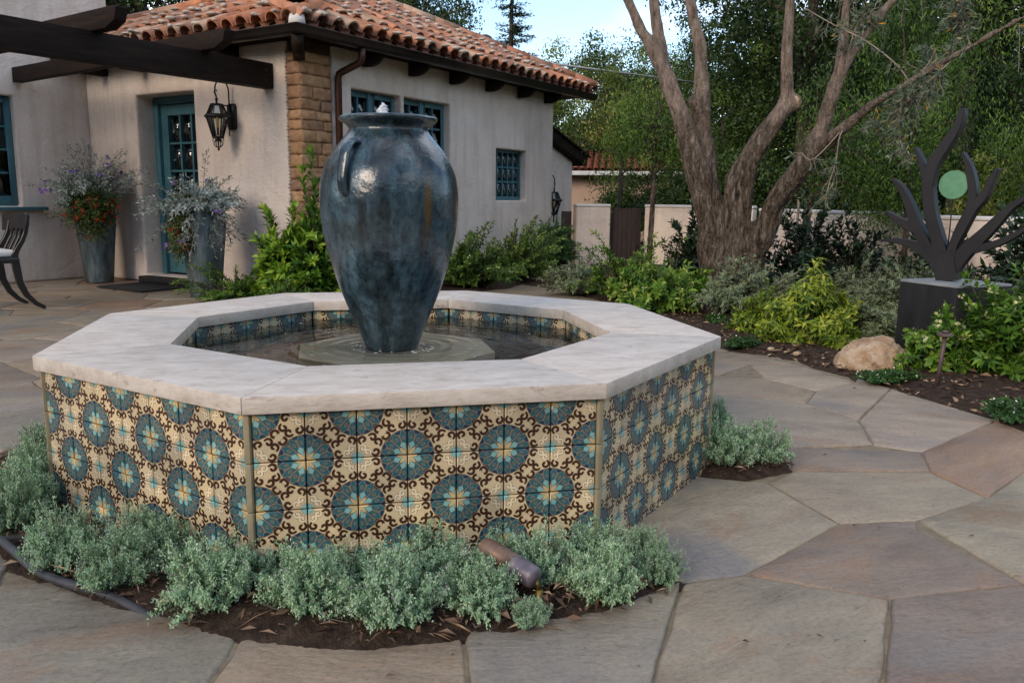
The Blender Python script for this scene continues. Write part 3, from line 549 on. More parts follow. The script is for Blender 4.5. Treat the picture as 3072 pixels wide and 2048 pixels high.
# ------------------------------------------------------------------ setting: ground, hills, patio, beds
def inpoly(x, y, poly):
    x = np.asarray(x); y = np.asarray(y); c = np.zeros(x.shape, bool); n = len(poly)
    for i in range(n):
        (x1, y1), (x2, y2) = poly[i], poly[(i + 1) % n]
        if y1 == y2: continue
        c ^= ((y1 > y) != (y2 > y)) & (x < (x2 - x1) * (y - y1) / (y2 - y1) + x1)
    return c
def dedge(x, y, poly):
    d = np.full(x.shape, 1e9); n = len(poly)
    for i in range(n):
        a = np.array(poly[i]); b = np.array(poly[(i + 1) % n]); e = b - a; L = max(e @ e, 1e-9)
        t = np.clip(((x - a[0]) * e[0] + (y - a[1]) * e[1]) / L, 0, 1)
        d = np.minimum(d, np.hypot(x - a[0] - t * e[0], y - a[1] - t * e[1]))
    return d
def vnoise(x, y, seed, f):
    r = np.random.default_rng(seed); o = np.zeros(x.shape)
    for k in range(9):
        a = r.uniform(0, 6.28); w = f * 1.45 ** k * .6; o += np.sin((x * math.cos(a) + y * math.sin(a)) * w + r.uniform(0, 6.28)) * .75 ** k
    return o * .4
a = Acc(); a.add([(-150, -150, -.075), (150, -150, -.075), (150, 150, -.075), (-150, 150, -.075)], [(0, 1, 2, 3)])
obj('ground', a, M['ground'], kind='structure')
def hills():
    a = Acc(); n = 160; V = []; F = []
    rr = [30, 42, 56, 75, 100, 130]
    for i, r in enumerate(rr):
        for k in range(n):
            t = 2 * PI * k / n                                   # measured from +x
            x, y = r * math.cos(t), r * math.sin(t)
            h = 5.5 + 2.2 * math.sin(t * 5 + 1) + 1.3 * math.sin(t * 11 + 2)
            left = math.exp(-((t - 2.05) / .22) ** 2); h += 22 * left; behind = math.exp(-((t - 4.6) / .9) ** 2); h += 9 * behind
            z = -.3 + h * [0, .25, .55, .85, 1.0, 1.05][i] * (1 + .12 * math.sin(k * 1.7 + i))
            V.append((x, y, z))
    for i in range(len(rr) - 1):
        for k in range(n): F.append((i * n + k, (i + 1) * n + k, (i + 1) * n + (k + 1) % n, i * n + (k + 1) % n))
    a.add(V, [f[::-1] for f in F]); obj('hills', a, M['hill'], kind='structure', smooth=True)
hills()
a = Acc(); a.add([(-9, -9, -.008), (3.6, -9, -.008), (3.6, 9.5, -.008), (-9, 9.5, -.008)], [(0, 1, 2, 3)])
obj('mortar_bed', a, M['mortar'], kind='structure')

STONE_COL = [(.33, .29, .20), (.31, .235, .155), (.20, .150, .115), (.205, .16, .125), (.265, .245, .195), (.28, .16, .09), (.35, .285, .215)]
patio = node('patio', (0, 0, 0), None, 'structure')
def inset(poly, d):
    n = len(poly); out = []
    for i in range(n):
        p0, p1, p2 = (np.array(poly[(i + k) % n], float) for k in (-1, 0, 1))
        e1 = unit(p1 - p0); e2 = unit(p2 - p1); n1 = np.array([-e1[1], e1[0]]); n2 = np.array([-e2[1], e2[0]])
        b = unit(n1 + n2); k = max(b @ n1, .35); out.append(p1 + b * d / k)
    return out
def area(p):
    return .5 * sum(p[i][0] * p[(i + 1) % len(p)][1] - p[(i + 1) % len(p)][0] * p[i][1] for i in range(len(p)))
def clip(poly, px, py, nx, ny):                              # keep the side where (p - P).n <= 0
    out = []; n = len(poly)
    for i in range(n):
        A = poly[i]; B = poly[(i + 1) % n]; da = (A[0] - px) * nx + (A[1] - py) * ny; db = (B[0] - px) * nx + (B[1] - py) * ny
        if da <= 0: out.append(A)
        if da * db < 0: t = da / (da - db); out.append((A[0] + (B[0] - A[0]) * t, A[1] + (B[1] - A[1]) * t))
    return out
EDGE = [(2.441, 4.643), (2.331, 3.283), (2.396, 1.962), (2.459, 1.767), (2.642, 1.577), (2.677, 1.182), (2.712, .883), (2.763, .569), (2.788, .267), (2.789, .004), (2.784, -.265), (2.745, -.526), (2.6, -1.2)]
def clip_edge(poly, pts):
    for (x1, y1), (x2, y2) in zip(pts[:-1], pts[1:]):
        ex, ey = x2 - x1, y2 - y1; L = math.hypot(ex, ey); nx, ny = -ey / L, ex / L
        if nx < 0: nx, ny = -nx, -ny
        poly = clip(poly, x1 + nx * .03, y1 + ny * .03, nx, ny)
        if len(poly) < 3: return poly
    return poly
def flagstone(poly, col):
    if len(poly) < 3 or abs(area(poly)) < .02: return
    if area(poly) < 0: poly = poly[::-1]
    P = inset(poly, .0030); Q = []
    n = len(P); sd = random.random() * 100
    for i in range(n):
        A, B = P[i], P[(i + 1) % n]; L = np.linalg.norm(B - A); m = max(2, int(L / .05)); e = (B - A) / max(L, 1e-6); nn = np.array([-e[1], e[0]])
        for k in range(m):
            t = k / m; q = A + (B - A) * t
            w = mnoise.noise(Vector((q[0] * 7, q[1] * 7, sd))) * .005 + mnoise.noise(Vector((q[0] * 25, q[1] * 25, sd))) * .003 + min(0, mnoise.noise(Vector((q[0] * 9, q[1] * 9, sd + 7))) + .25) * -.012
            Q.append(q + nn * (w + .001) * (1 if 0 < k else .3))
    c = np.mean(Q, 0); zt = random.uniform(-.004, .004); N = len(Q)
    def ring(f, z): return [(c[0] + (q[0] - c[0]) * f, c[1] + (q[1] - c[1]) * f, z) for q in Q]
    R_ = max(np.linalg.norm(np.array(Q) - c, axis=1).mean(), .1)
    V = ring(1, -.05) + ring(1, zt - .006) + ring(1 - .006 / R_, zt - .0015) + ring(1 - .012 / R_, zt); F = []
    for j in range(3):
        for i in range(N): F.append((j * N + i, j * N + (i + 1) % N, (j + 1) * N + (i + 1) % N, (j + 1) * N + i))
    F.append(tuple(3 * N + i for i in range(N)))
    ac = Acc(); ac.add(V, F); o = obj('flagstone', ac, M['flagstone'], patio)
    j = random.uniform(.92, 1.08); o.color = (col[0] * j, col[1] * j * random.uniform(.98, 1.02), col[2] * j, 1)
for ci, poly in STONES: flagstone(clip_edge([tuple(p) for p in poly], EDGE[3:]), STONE_COL[ci])
def voronoi_stones():
    rs = np.random.default_rng(5); seeds = []
    for i in range(-12, 7):
        for j in range(-2, 20):
            x = i * .62 + (j % 2) * .31 + rs.uniform(-.2, .2); y = j * .56 + rs.uniform(-.18, .18)
            if -6 < x < 2.9 and -1.2 < y < 9.3: seeds.append((x, y))
    for i, (x, y) in enumerate(seeds):
        if math.hypot(x, y) < 1.0 or (y < .1 and x > -1.15): continue
        if x > .8 and y < 1.75: continue
        poly = [(x - 1.6, y - 1.6), (x + 1.6, y - 1.6), (x + 1.6, y + 1.6), (x - 1.6, y + 1.6)]
        for j, (u, v) in enumerate(seeds):
            if i != j and abs(u - x) < 2 and abs(v - y) < 2: poly = clip(poly, (x + u) / 2, (y + v) / 2, u - x, v - y)
        if x > .8:
            poly = clip(poly, 1.9, 1.6, .40, -.92)
            if y > 1.9: poly = clip_edge(poly, EDGE[:4])
        else:
            if y < 2: poly = clip(poly, 1.0, 0, 1, 0)
            poly = clip(poly, -1.622, -.294, -.642, -.767)
        if len(poly) >= 3 and abs(area(poly)) > .03:
            flagstone(poly, STONE_COL[[0, 1, 4, 6, 2, 0, 5, 1, 4, 1][rs.integers(10)]])
voronoi_stones()
def bed(poly, step, h, seed, name='planting_bed', rise=.18, jit=.003):
    P = np.array(poly); x = np.arange(P[:, 0].min(), P[:, 0].max() + step, step); y = np.arange(P[:, 1].min(), P[:, 1].max() + step, step)
    Xg, Yg = np.meshgrid(x, y, indexing='ij'); ins = inpoly(Xg, Yg, poly); d = dedge(Xg, Yg, poly)
    ok = ins | (d < max(step * 1.2, .045)); sg = np.where(ins, d, -d)
    z = -.016 + np.minimum(h + .016, np.maximum(sg, -.05) * rise + .010) + vnoise(Xg, Yg, seed, 9) * .006 + RNG.normal(size=Xg.shape) * jit
    idx = -np.ones(Xg.shape, int); idx[ok] = np.arange(ok.sum())
    V = np.stack([Xg[ok], Yg[ok], z[ok]], 1); q = np.stack([idx[:-1, :-1], idx[1:, :-1], idx[1:, 1:], idx[:-1, 1:]], -1).reshape(-1, 4); q = q[(q >= 0).all(1)]
    a = Acc(); a.V.append(V); a.T.append(np.zeros(len(V))); a.E.append(np.zeros(len(V))); a.F.append(q); a.M.append(0); a.n = len(V)
    obj(name, a, M['soil'], kind='structure', smooth=True); return poly
def wob_poly(p, amp, seed, step=.08):
    out = []; n = len(p)
    for i in range(n):
        A = np.array(p[i]); B = np.array(p[(i + 1) % n]); m = max(1, int(np.linalg.norm(B - A) / step))
        for k in range(m):
            q = A + (B - A) * k / m; out.append((q[0] + amp * mnoise.noise(Vector((q[0] * 6, q[1] * 6, seed))), q[1] + amp * mnoise.noise(Vector((q[0] * 6, q[1] * 6, seed + 9)))))
    return out
BED1 = wob_poly([(.66, -1.37), (.40, -1.50), (.14, -1.555), (-.20, -1.515), (-.49, -1.42), (-.82, -1.19), (-1.16, -.89), (-1.5, -.35), (-1.55, .1), (-1.35, .5), (-1.1, .5), (-1.1, -.4), (-.45, -1.1), (.47, -1.12), (.62, -1.2)], .03, 1)
BED2 = wob_poly([(1.08, -.55), (1.2, -.63), (1.45, -.56), (1.52, -.35), (1.45, -.05), (1.25, .18), (1.1, .1)], .02, 2)
BED3 = wob_poly([(2.0, 6.4), (2.34, 5.7)] + EDGE[:-1] + [(2.5, -1.6), (9, -1.6), (9, 9.2), (3.4, 9.2), (2.5, 7.2)], .03, 3)
BED4 = wob_poly([(-1.5, 5.1), (-1.3, 4.6), (-.6, 4.0), (.2, 4.4), (.7, 5.2), (1.3, 5.55), (1.86, 6.05), (2.3, 7.0), (3.1, 8.5), (2.9, 8.9), (-.5, 5.6), (-1.0, 6.1)], .04, 4)
bed(BED1, .017, .022, 1, rise=.40, jit=.0012); bed(BED2, .017, .022, 2, rise=.40, jit=.0012); bed(BED3, .08, .035, 3); bed(BED4, .06, .03, 4)
def mulch(poly, n, seed, lmax, rs=.18, rz=-.002):
    r = np.random.default_rng(seed); P = np.array(poly); x = r.uniform(P[:, 0].min(), P[:, 0].max(), n * 4); y = r.uniform(P[:, 1].min(), P[:, 1].max(), n * 4)
    k = inpoly(x, y, poly) & (dedge(x, y, poly) > .01); x, y = x[k][:n], y[k][:n]; m = len(x)
    t = r.uniform(0, 6.28, m); D = np.stack([np.cos(t), np.sin(t), r.normal(size=m) * .25], 1); N = np.stack([r.normal(size=m) * .5, r.normal(size=m) * .5, np.ones(m)], 1)
    d = dedge(x, y, poly)
    return np.stack([x, y, rz + np.minimum(.033, d * rs) + r.uniform(0, .012, m)], 1), D, N, r.gamma(2, lmax / 4, m).clip(.008, lmax), r.uniform(0, 1, m)
a = Acc()
for poly, n, sd, lm in ((BED1, 2600, 1, .05), (BED2, 260, 2, .05), ([p for p in wob_poly(EDGE[:-1] + [(4.2, -.6), (4.4, 2), (4.2, 4.6)], 0, 0)], 5200, 3, .07), (BED4, 1200, 4, .06)):
    P, D, N, L, T = mulch(poly, n, sd, lm, *((.40, .002) if sd < 3 else ())); leaves(a, P, D, N, L, L * RNG.uniform(.12, .5, len(L)), T ** 1.6, 0, fold=.25, full=False)
P, D, N, L, T = mulch(BED1, 170, 11, .09, .40, .004); leaves(a, P + [0, 0, .004], D, N, L.clip(.025, .09), np.full(len(L), .0035), np.clip(T * .4 + .65, 0, 1), 0, fold=.1, full=False)
obj('mulch', a, M['mulch'], kind='stuff', attrs=True)
a = Acc()                                                        # a few dead leaves and crumbs on the paving and coping
r_ = np.random.default_rng(8); n = 120; x = r_.uniform(-.6, 2.6, n); y = r_.uniform(-1.9, 1.0, n); k = np.hypot(x, y) > 1.55; x, y = x[k], y[k]; n = len(x)
t = r_.uniform(0, 6.28, n); leaves(a, np.stack([x, y, np.full(n, .006)], 1), np.stack([np.cos(t), np.sin(t), np.zeros(n)], 1), np.tile([0, .1, 1.], (n, 1)), r_.gamma(2, .006, n).clip(.004, .04), r_.uniform(.003, .012, n), r_.uniform(0, .6, n), 0, full=False)
obj('fallen_leaves', a, M['mulch'], kind='stuff', attrs=True)
# ------------------------------------------------------------------ fountain
RO, RI, RW, ZT, TH = 1.2618, .8507, 1.238, .5110, .0472
ZW = ZT - TH; RIN = .868
def oc(R, k, z=0.0):
    t = math.radians(-112.5 + 45 * k); return Vector((R * math.cos(t), R * math.sin(t), z))
fountain = thing('fountain', (0, 0, 0), 'octagonal fountain basin clad in blue and cream star tiles under a pale stone coping', 'fountain')
for k in range(8):
    a = Acc(); g = .0004; ps = [oc(RO, k), oc(RO, k + 1), oc(RI, k + 1), oc(RI, k)]
    e = (ps[1] - ps[0]).normalized(); ps = [ps[0] + e * g, ps[1] - e * g, ps[2] - e * g, ps[3] + e * g]
    a.prism([(p.x, p.y) for p in ps], ZW + .0012, ZT)
    obj('coping_slab', a, M['coping'], fountain, bevel=.0045, bseg=2)
a = Acc()
for k in range(8):
    ps = [oc(RW - .011, k), oc(RW - .011, k + 1), oc(RIN + .011, k + 1), oc(RIN + .011, k)]
    a.prism([(p.x, p.y) for p in ps], -.12, ZW)
obj('basin_wall', a, M['grout'], fountain)
a = Acc(); a.prism([(oc(RIN + .02, k).x, oc(RIN + .02, k).y) for k in range(8)], -.1, .20); obj('basin_floor', a, M['basin'], fountain)
a = Acc(); a.prism([(oc(.405, k).x, oc(.405, k).y) for k in range(8)], .20, .4165); obj('plinth', a, M['plinth'], fountain, bevel=.006)
a = Acc(); a.add([tuple(oc(RIN + .009, k, .421)) for k in range(8)], [tuple(range(8))]); obj('water', a, M['water'], fountain)
def tile_mesh(x0, x1, z0, z1):                                   # face towards -y, local frame centred on the full tile
    a = Acc(); g = .0017; h = PT / 2; X0, X1 = -h + x0 * PT + g, -h + x1 * PT - g; Z0, Z1 = -h + z0 * PT + g, -h + z1 * PT - g
    a.box(((X0 + X1) / 2, 0, (Z0 + Z1) / 2), ((X1 - X0) / 2, 0, 0), (0, .005, 0), (0, 0, (Z1 - Z0) / 2))
    return a.mesh('tile', M['tile'], bevel=.0018, bseg=1)
TMS = {}
def put_tile(M4, odd, crop):                                     # crop: part of the height that is kept, measured from the top
    key = (odd, round(crop, 2))
    if key not in TMS: TMS[key] = tile_mesh(0, 1, 1 - crop, 1) if odd else tile_mesh(0, crop, 0, 1)
    R = Matrix.Identity(4) if odd else Matrix.Rotation(PI / 2, 4, 'Y')
    return place('tile', TMS[key], fountain, M4 @ R)
for k in range(8):
    A, B = oc(RW, k), oc(RW, k + 1); e = (B - A).normalized(); n = Vector((e.y, -e.x, 0)); off = ((B - A).length - 7 * PT) / 2
    for i in range(7):
        for j in range(4):
            crop = 1.0 if j < 3 else .62
            if j == 3 and k not in (0, 1, 2, 7): continue
            c = A + e * (off + (i + .5) * PT) + Vector((0, 0, ZW - .001 - (j + .5) * PT)) - n * .0055
            put_tile(Matrix(((e.x, -n.x, 0, c.x), (e.y, -n.y, 0, c.y), (0, 0, 1, c.z), (0, 0, 0, 1))) @ Matrix.Rotation(random.gauss(0, .006), 4, 'X') @ Matrix.Rotation(random.gauss(0, .006), 4, 'Z'), ((i + 7 * k) + j) % 2 == 1, crop)
    a = Acc(); c = oc(RW - .007, k); t = math.radians(-112.5 + 45 * k); rd = Vector((math.cos(t), math.sin(t), 0)); tg = Vector((-rd.y, rd.x, 0))
    
    for j in range(4):
        zt_ = ZW - .002 - j * PT; zb_ = zt_ - PT + .002 if j < 3 else -.06
        a = Acc(); a.box(c + UZ * (zt_ + zb_) / 2 + rd * random.uniform(-.001, .001), rd * .0105, tg * .0088, UZ * (zt_ - zb_) / 2); obj('corner_trim', a, M['tile_edge'], fountain, bevel=.004)
    A, B = oc(RIN, k + 1), oc(RIN, k); e = (B - A).normalized(); n = Vector((e.y, -e.x, 0)); off = ((B - A).length - 5 * PT) / 2
    for i in range(5):
        c = A + e * (off + (i + .5) * PT) + Vector((0, 0, ZW - .001 - .5 * PT)) - n * .0055
        put_tile(Matrix(((e.x, -n.x, 0, c.x), (e.y, -n.y, 0, c.y), (0, 0, 1, c.z), (0, 0, 0, 1))), (i + k) % 2 == 0, 1.0)

# ------------------------------------------------------------------ vase and its bubbling jet
vase = thing('vase', (-.016, 0, .409), 'tall glazed blue grey urn with a flared rim standing on the fountain plinth', 'vase')
PR = [(.098, .0), (.104, .012), (.121, .060), (.143, .114), (.170, .180), (.194, .241), (.216, .305), (.233, .364), (.246, .418), (.2565, .474), (.263, .526), (.2655, .583), (.2635, .628), (.2555, .678), (.239, .722), (.214, .766), (.190, .797), (.168, .823), (.156, .838), (.1505, .848), (.1515, .856), (.163, .868), (.180, .880), (.186, .887), (.1865, .892), (.182, .897), (.168, .899), (.155, .894), (.146, .875), (.140, .84), (.150, .80), (.0, .78)]
def smooth_prof(p, m=4):
    out = []
    for i in range(len(p) - 1):
        p0, p1, p2, p3 = p[max(i - 1, 0)], p[i], p[i + 1], p[min(i + 2, len(p) - 1)]
        for k in range(m):
            t = k / m; out.append(tuple(.5 * (2 * b + (c - a) * t + (2 * a - 5 * b + 4 * c - d) * t * t + (3 * b - a - 3 * c + d) * t ** 3) for a, b, c, d in zip(p0, p1, p2, p3)))
    return out + [p[-1]]
a = Acc(); pr = smooth_prof(PR[:-1], 3) + [PR[-1]]; a.lathe([(max(r, .0005), z) for r, z in pr], (-.016, 0, .409), 72, cap=False)
obj('vase_body', a, M['vase'], vase, smooth=True)
va = math.atan2(-3.289, -.269)                                   # the camera's bearing from the urn
for az in (va - math.radians(37), va - math.radians(37) + PI):
    rd = Vector((math.cos(az), math.sin(az), 0)); tg = Vector((-rd.y, rd.x, 0)); a = Acc()
    path = [(.185, .785), (.212, .798), (.238, .786), (.256, .758), (.267, .722), (.274, .69), (.278, .655), (.273, .625), (.262, .605)]
    pts = smooth_prof(path, 3); V = []; F = []; n = len(pts)
    for i, (r, z) in enumerate(pts):
        r0, z0 = pts[max(i - 1, 0)]; r1, z1 = pts[min(i + 1, n - 1)]; d = Vector((r1 - r0, z1 - z0)).normalized(); nr = Vector((d.y, -d.x))
        w = .026 - .007 * i / n; th = .009
        for k in range(10):
            t = 2 * PI * k / 10; p = Vector((-.016, 0, 0)) + rd * (r + nr.x * th * math.cos(t)) + tg * w * math.sin(t) + UZ * (z + nr.y * th * math.cos(t) + .409); V.append(p)
    for i in range(n - 1):
        for k in range(10): F.append((i * 10 + k, i * 10 + (k + 1) % 10, (i + 1) * 10 + (k + 1) % 10, (i + 1) * 10 + k))
    a.add(V, [f[::-1] for f in F]); obj('handle', a, M['vase'], vase, smooth=True)
a = Acc(); V = []
a.add([(-.016 + math.cos(2 * PI * k / 40) * .150, math.sin(2 * PI * k / 40) * .150, 1.296) for k in range(40)], [tuple(range(40))])
obj('brimming_water', a, M['water'], vase)
jet = thing('water_jet', (-.012, 0, 1.296), 'small white jet of water bubbling up out of the urn mouth', 'water jet')
a = Acc()
V = []; F = []; nr, ns = 26, 20
for i in range(nr):
    f = i / (nr - 1); r = .026 * (1 - f) ** .5 * (.62 + .38 * (1 - f)) + .004 * (1 - f) + (.006 if .05 < f < .85 else .001); ox = -.030 - .010 * f + .004 * math.sin(f * 9)
    for k in range(ns):
        t = 2 * PI * k / ns; q = Vector((math.cos(t) * 1.7, math.sin(t) * 1.7, f * 5.5)); rr = r * (1 + .42 * mnoise.noise(q * 1.4 + Vector((3, 1, 2))) + .22 * mnoise.noise(q * 3.4))
        V.append((ox + rr * math.cos(t), rr * math.sin(t), 1.293 + .068 * f + .004 * mnoise.noise(q * 2)))
F = [(i * ns + k, i * ns + (k + 1) % ns, (i + 1) * ns + (k + 1) % ns, (i + 1) * ns + k) for i in range(nr - 1) for k in range(ns)] + [tuple((nr - 1) * ns + k for k in range(ns))]
a.add(V, F)
for i in range(26):
    t = random.uniform(0, 6.28); r = abs(random.gauss(.02, .016)); a.ball((-.034 + r * math.cos(t), r * math.sin(t), 1.298 + max(0, random.gauss(.02, .022)) * (1 - r * 14)), *(random.uniform(.0015, .0042) for _ in range(3)), seg=6, rings=4)
obj('jet_column', a, M['jet'], jet, smooth=True)
a = Acc()
for i in range(48):                                             # foam where the overflow meets the pool
    t = random.uniform(0, 6.28); r = random.uniform(.105, .17); s = random.uniform(.001, .003)
    a.ball((r * math.cos(t), r * math.sin(t), .4215), s * random.uniform(1, 3.5), s * random.uniform(1, 2), s * .5, seg=6, rings=4)
for i in range(34):
    t = random.uniform(0, 6.28); r = random.uniform(.3, .8); s = random.uniform(.001, .004)
    a.ball((r * math.cos(t), r * math.sin(t), .4215), s * random.uniform(1, 3), s, s * .25, seg=6, rings=4)
obj('foam', a, M['jet'], fountain, kind='stuff', smooth=True)

# ------------------------------------------------------------------ house
TF, SD, TW, ZE = 4.05, 3.41, 7.62, 2.50                           # window wall, door wall, far wing wall, eave height
house = thing('house', H(5.5, 5.5, 0), 'cream stucco house with red barrel tile roof and teal windows behind the fountain', 'house')
def wall(name, org, u, n, L, Ht, th, holes, mat, parent, bev=.03, z0=0.0, Ltop=None):
    """holes: (u0,u1,z0,z1); n points outwards; outer face through org"""
    us = sorted({0.0, L} | {h[i] for h in holes for i in (0, 1)}); zs = sorted({z0, Ht} | {h[i] for h in holes for i in (2, 3)})
    def ref(v, m):
        out = []
        for a_, b_ in zip(v[:-1], v[1:]):
            k = max(1, round((b_ - a_) / m)); out += [a_ + (b_ - a_) * i / k for i in range(k)]
        return out + [v[-1]]
    inh = lambda x, z: any(h[0] < x < h[1] and h[2] < z < h[3] for h in holes)
    a = Acc(); P = lambda x, z, d: org + u * x + UZ * z - n * d
    flip = u.cross(UZ).dot(n) < 0
    def q(*v): a.add([*v], [(0, 1, 2, 3)] if not flip else [(3, 2, 1, 0)])
    for x0, x1 in zip(us[:-1], us[1:]):
        for y0, y1 in zip(zs[:-1], zs[1:]):
            if inh((x0 + x1) / 2, (y0 + y1) / 2): continue
            q(P(x0, y0, 0), P(x1, y0, 0), P(x1, y1, 0), P(x0, y1, 0)); q(P(x1, y0, th), P(x0, y0, th), P(x0, y1, th), P(x1, y1, th))
            for (xa, ya, xb, yb, ox, oz) in ((x0, y0, x0, y1, -1, 0), (x1, y1, x1, y0, 1, 0), (x1, y0, x0, y0, 0, -1), (x0, y1, x1, y1, 0, 1)):
                mx_, mz_ = (xa + xb) / 2 + ox * .001, (ya + yb) / 2 + oz * .001
                if inh(mx_, mz_) or not (0 < mx_ < L and z0 < mz_ < Ht):
                    q(P(xa, ya, th), P(xa, ya, 0), P(xb, yb, 0), P(xb, yb, th)) if True else None
    return obj(name, a, mat, parent, bevel=bev, bseg=3)
HOLE_F = [(.28, 1.07, 1.05, 2.11), (1.13, 1.99, 1.05, 2.11), (3.01, 3.77, .975, 1.65)]
S0F = 3.85
wall('window_wall', H(S0F, TF, 0), U1, -U2, 8.36 - S0F, ZE, .34, HOLE_F, M['stucco'], house)
wall('door_wall', H(SD, TW - .002, 0), -U2, -U1, TW - .002 - 4.235, ZE, .34, [(TW - 6.68, TW - 5.66, .075, 2.10)], M['stucco'], house, bev=.035)
wall('wing_wall', H(-3.2, TW, 0), U1, -U2, SD + 3.2 + .34, 5.2, .3, [(4.35, 5.76, .86, 2.06)], M['stucco'], house)
a = Acc(); hbox(a, 8.02, 8.36, TF + .341, 9.0, 0, ZE); hbox(a, -3.2, 8.36, 9.0, 9.3, 0, ZE)
obj('rear_wall', a, M['stucco'], house)
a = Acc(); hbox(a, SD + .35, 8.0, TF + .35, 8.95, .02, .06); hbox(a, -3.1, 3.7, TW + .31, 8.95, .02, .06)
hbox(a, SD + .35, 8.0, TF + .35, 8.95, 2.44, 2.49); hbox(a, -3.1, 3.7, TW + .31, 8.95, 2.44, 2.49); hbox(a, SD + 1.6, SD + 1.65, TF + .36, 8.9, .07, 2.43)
obj('room_lining', a, M['dark'], house)
# adobe quoin at the corner, each block its own piece
a = Acc(); hbox(a, SD + .022, S0F - .003, TF + .022, 4.232, 0, ZE - .01); obj('quoin_core', a, M['adobe_core'], house)
def rough_block(ax, a0, a1, z0, z1, face, depth, corner):
    """a weathered block: a little bulging grid face with crooked edges"""
    nu, nz = 12, 6; V = []; F = []; sd = random.random() * 50; d0 = random.uniform(-.006, .008)
    for j in range(nz + 1):
        for i in range(nu + 1):
            f, g = i / nu, j / nz; u = a0 + (a1 - a0) * f; z = z0 + (z1 - z0) * g
            ed = min(f, 1 - f, (g) * 1.0, (1 - g)) ; rim = min(1, ed * 9)
            d = d0 + .005 * rim + mnoise.noise(Vector((u * 16, z * 18, sd))) * .011 + mnoise.noise(Vector((u * 45, z * 45, sd))) * .004 - (0 if rim else .007)
            u += mnoise.noise(Vector((z * 22, sd, f))) * .008; z += mnoise.noise(Vector((u * 14, sd, g))) * .010
            V.append((u, d, z))
    m = len(V)
    V2 = V + [(u, -depth, z) for u, d, z in V]
    W = [H(u, face - d, z) if ax == 's' else H(face - d, u, z) for u, d, z in V2]
    st = nu + 1
    for j in range(nz):
        for i in range(nu): F.append((j * st + i, j * st + i + 1, (j + 1) * st + i + 1, (j + 1) * st + i))
    rim_ = [i for i in range(st)] + [j * st + nu for j in range(1, nz + 1)] + [nz * st + i for i in range(nu - 1, -1, -1)] + [j * st for j in range(nz - 1, 0, -1)]
    for i in range(len(rim_)): p, q = rim_[i], rim_[(i + 1) % len(rim_)]; F.append((q, p, m + p, m + q))
    if ax == 't': F = [f[::-1] for f in F]
    ac = Acc(); ac.add(W, F); o = obj('stone_block', ac, M['adobe'], house, smooth=True)
    c = random.choice([(.30, .185, .105), (.335, .215, .125), (.27, .165, .10), (.23, .15, .105), (.36, .235, .135)]); j = random.uniform(.85, 1.12); o.color = (c[0] * j, c[1] * j, c[2] * j, 1)
z = .01; row = 0
while z < 2.36:
    h = random.uniform(.092, .128); g = .0035
    rough_block('t', TF + .004, 4.226, z, min(z + h - g, 2.40), SD, .02, True)
    if row % 2: cuts = [SD + .004, SD + random.uniform(.17, .25), S0F - .012]
    else: cuts = [SD + .004, S0F - .012] if random.random() < .45 else [SD + .004, SD + random.uniform(.26, .32), S0F - .012]
    for x0, x1 in zip(cuts[:-1], cuts[1:]): rough_block('s', x0, x1 - g, z + random.uniform(-.004, .004), min(z + h - g, 2.40), TF, .02, False)
    z += h; row += 1
a = Acc()                                                        # ragged lime edge where stucco meets the blocks
for i in range(70): a.ball(H(SD - .004, 4.236 + random.uniform(-.006, .006), .1 + i * .033), *(random.uniform(.006, .014) for _ in range(3)), seg=6, rings=4, jit=.3)
obj('stucco_edge', a, M['lime'], house, smooth=True)

# windows and door: frame > panes
def window(name, org, u, n, L, Hh, sashes, cols, rows, stile=.05, mun=.022, depth=.045, sill=.05, mat='teal'):
    w = node(name, org, house); w['kind'] = 'structure'
    def bx(a, x0, x1, z0, z1, d0, d1): a.box(org + u * (x0 + x1) / 2 + UZ * (z0 + z1) / 2 - n * (d0 + d1) / 2, u * (x1 - x0) / 2, n * (d1 - d0) / 2, UZ * (z1 - z0) / 2)
    sw = L / sashes
    for k in range(sashes):
        a = Acc(); x0, x1 = k * sw + .002, (k + 1) * sw - .002
        bx(a, x0, x0 + stile, 0, Hh, 0, depth); bx(a, x1 - stile, x1, 0, Hh, 0, depth)
        bx(a, x0 + stile, x1 - stile, 0, sill, 0, depth); bx(a, x0 + stile, x1 - stile, Hh - stile, Hh, 0, depth)
        gx0, gx1, gz0, gz1 = x0 + stile, x1 - stile, sill, Hh - stile
        for c in range(1, cols): xc = gx0 + (gx1 - gx0) * c / cols; bx(a, xc - mun / 2, xc + mun / 2, gz0, gz1, .008, depth - .008)
        xs = [gx0 + (gx1 - gx0) * c / cols for c in range(cols + 1)]
        for r in range(1, rows):
            zc = gz0 + (gz1 - gz0) * r / rows
            for c in range(cols): bx(a, xs[c] + (mun / 2 if c else 0), xs[c + 1] - (mun / 2 if c < cols - 1 else 0), zc - mun / 2, zc + mun / 2, .010, depth - .010)
        obj('sash', a, M[mat], w, bevel=.003, bseg=1)
        for c in range(cols):
            for r in range(rows):
                p = Acc(); bx(p, xs[c] + (mun / 2 if c else 0), xs[c + 1] - (mun / 2 if c < cols - 1 else 0), gz0 + (gz1 - gz0) * r / rows + (mun / 2 if r else 0), gz0 + (gz1 - gz0) * (r + 1) / rows - (mun / 2 if r < rows - 1 else 0), depth / 2 - .002, depth / 2 + .002)
                obj('pane', p, M['glass'], w)
    return w
for (x0, x1, z0, z1), sashes, cols, rows, mun in ((HOLE_F[0], 2, 2, 4, .022), (HOLE_F[1], 2, 2, 4, .022), (HOLE_F[2], 1, 5, 3, .026)):
    window('window', H(S0F + x0 + .002, TF + .10, z0 + .002), U1, -U2, x1 - x0 - .004, z1 - z0 - .004, sashes, cols, rows, .062 if sashes == 2 else .035, mun)
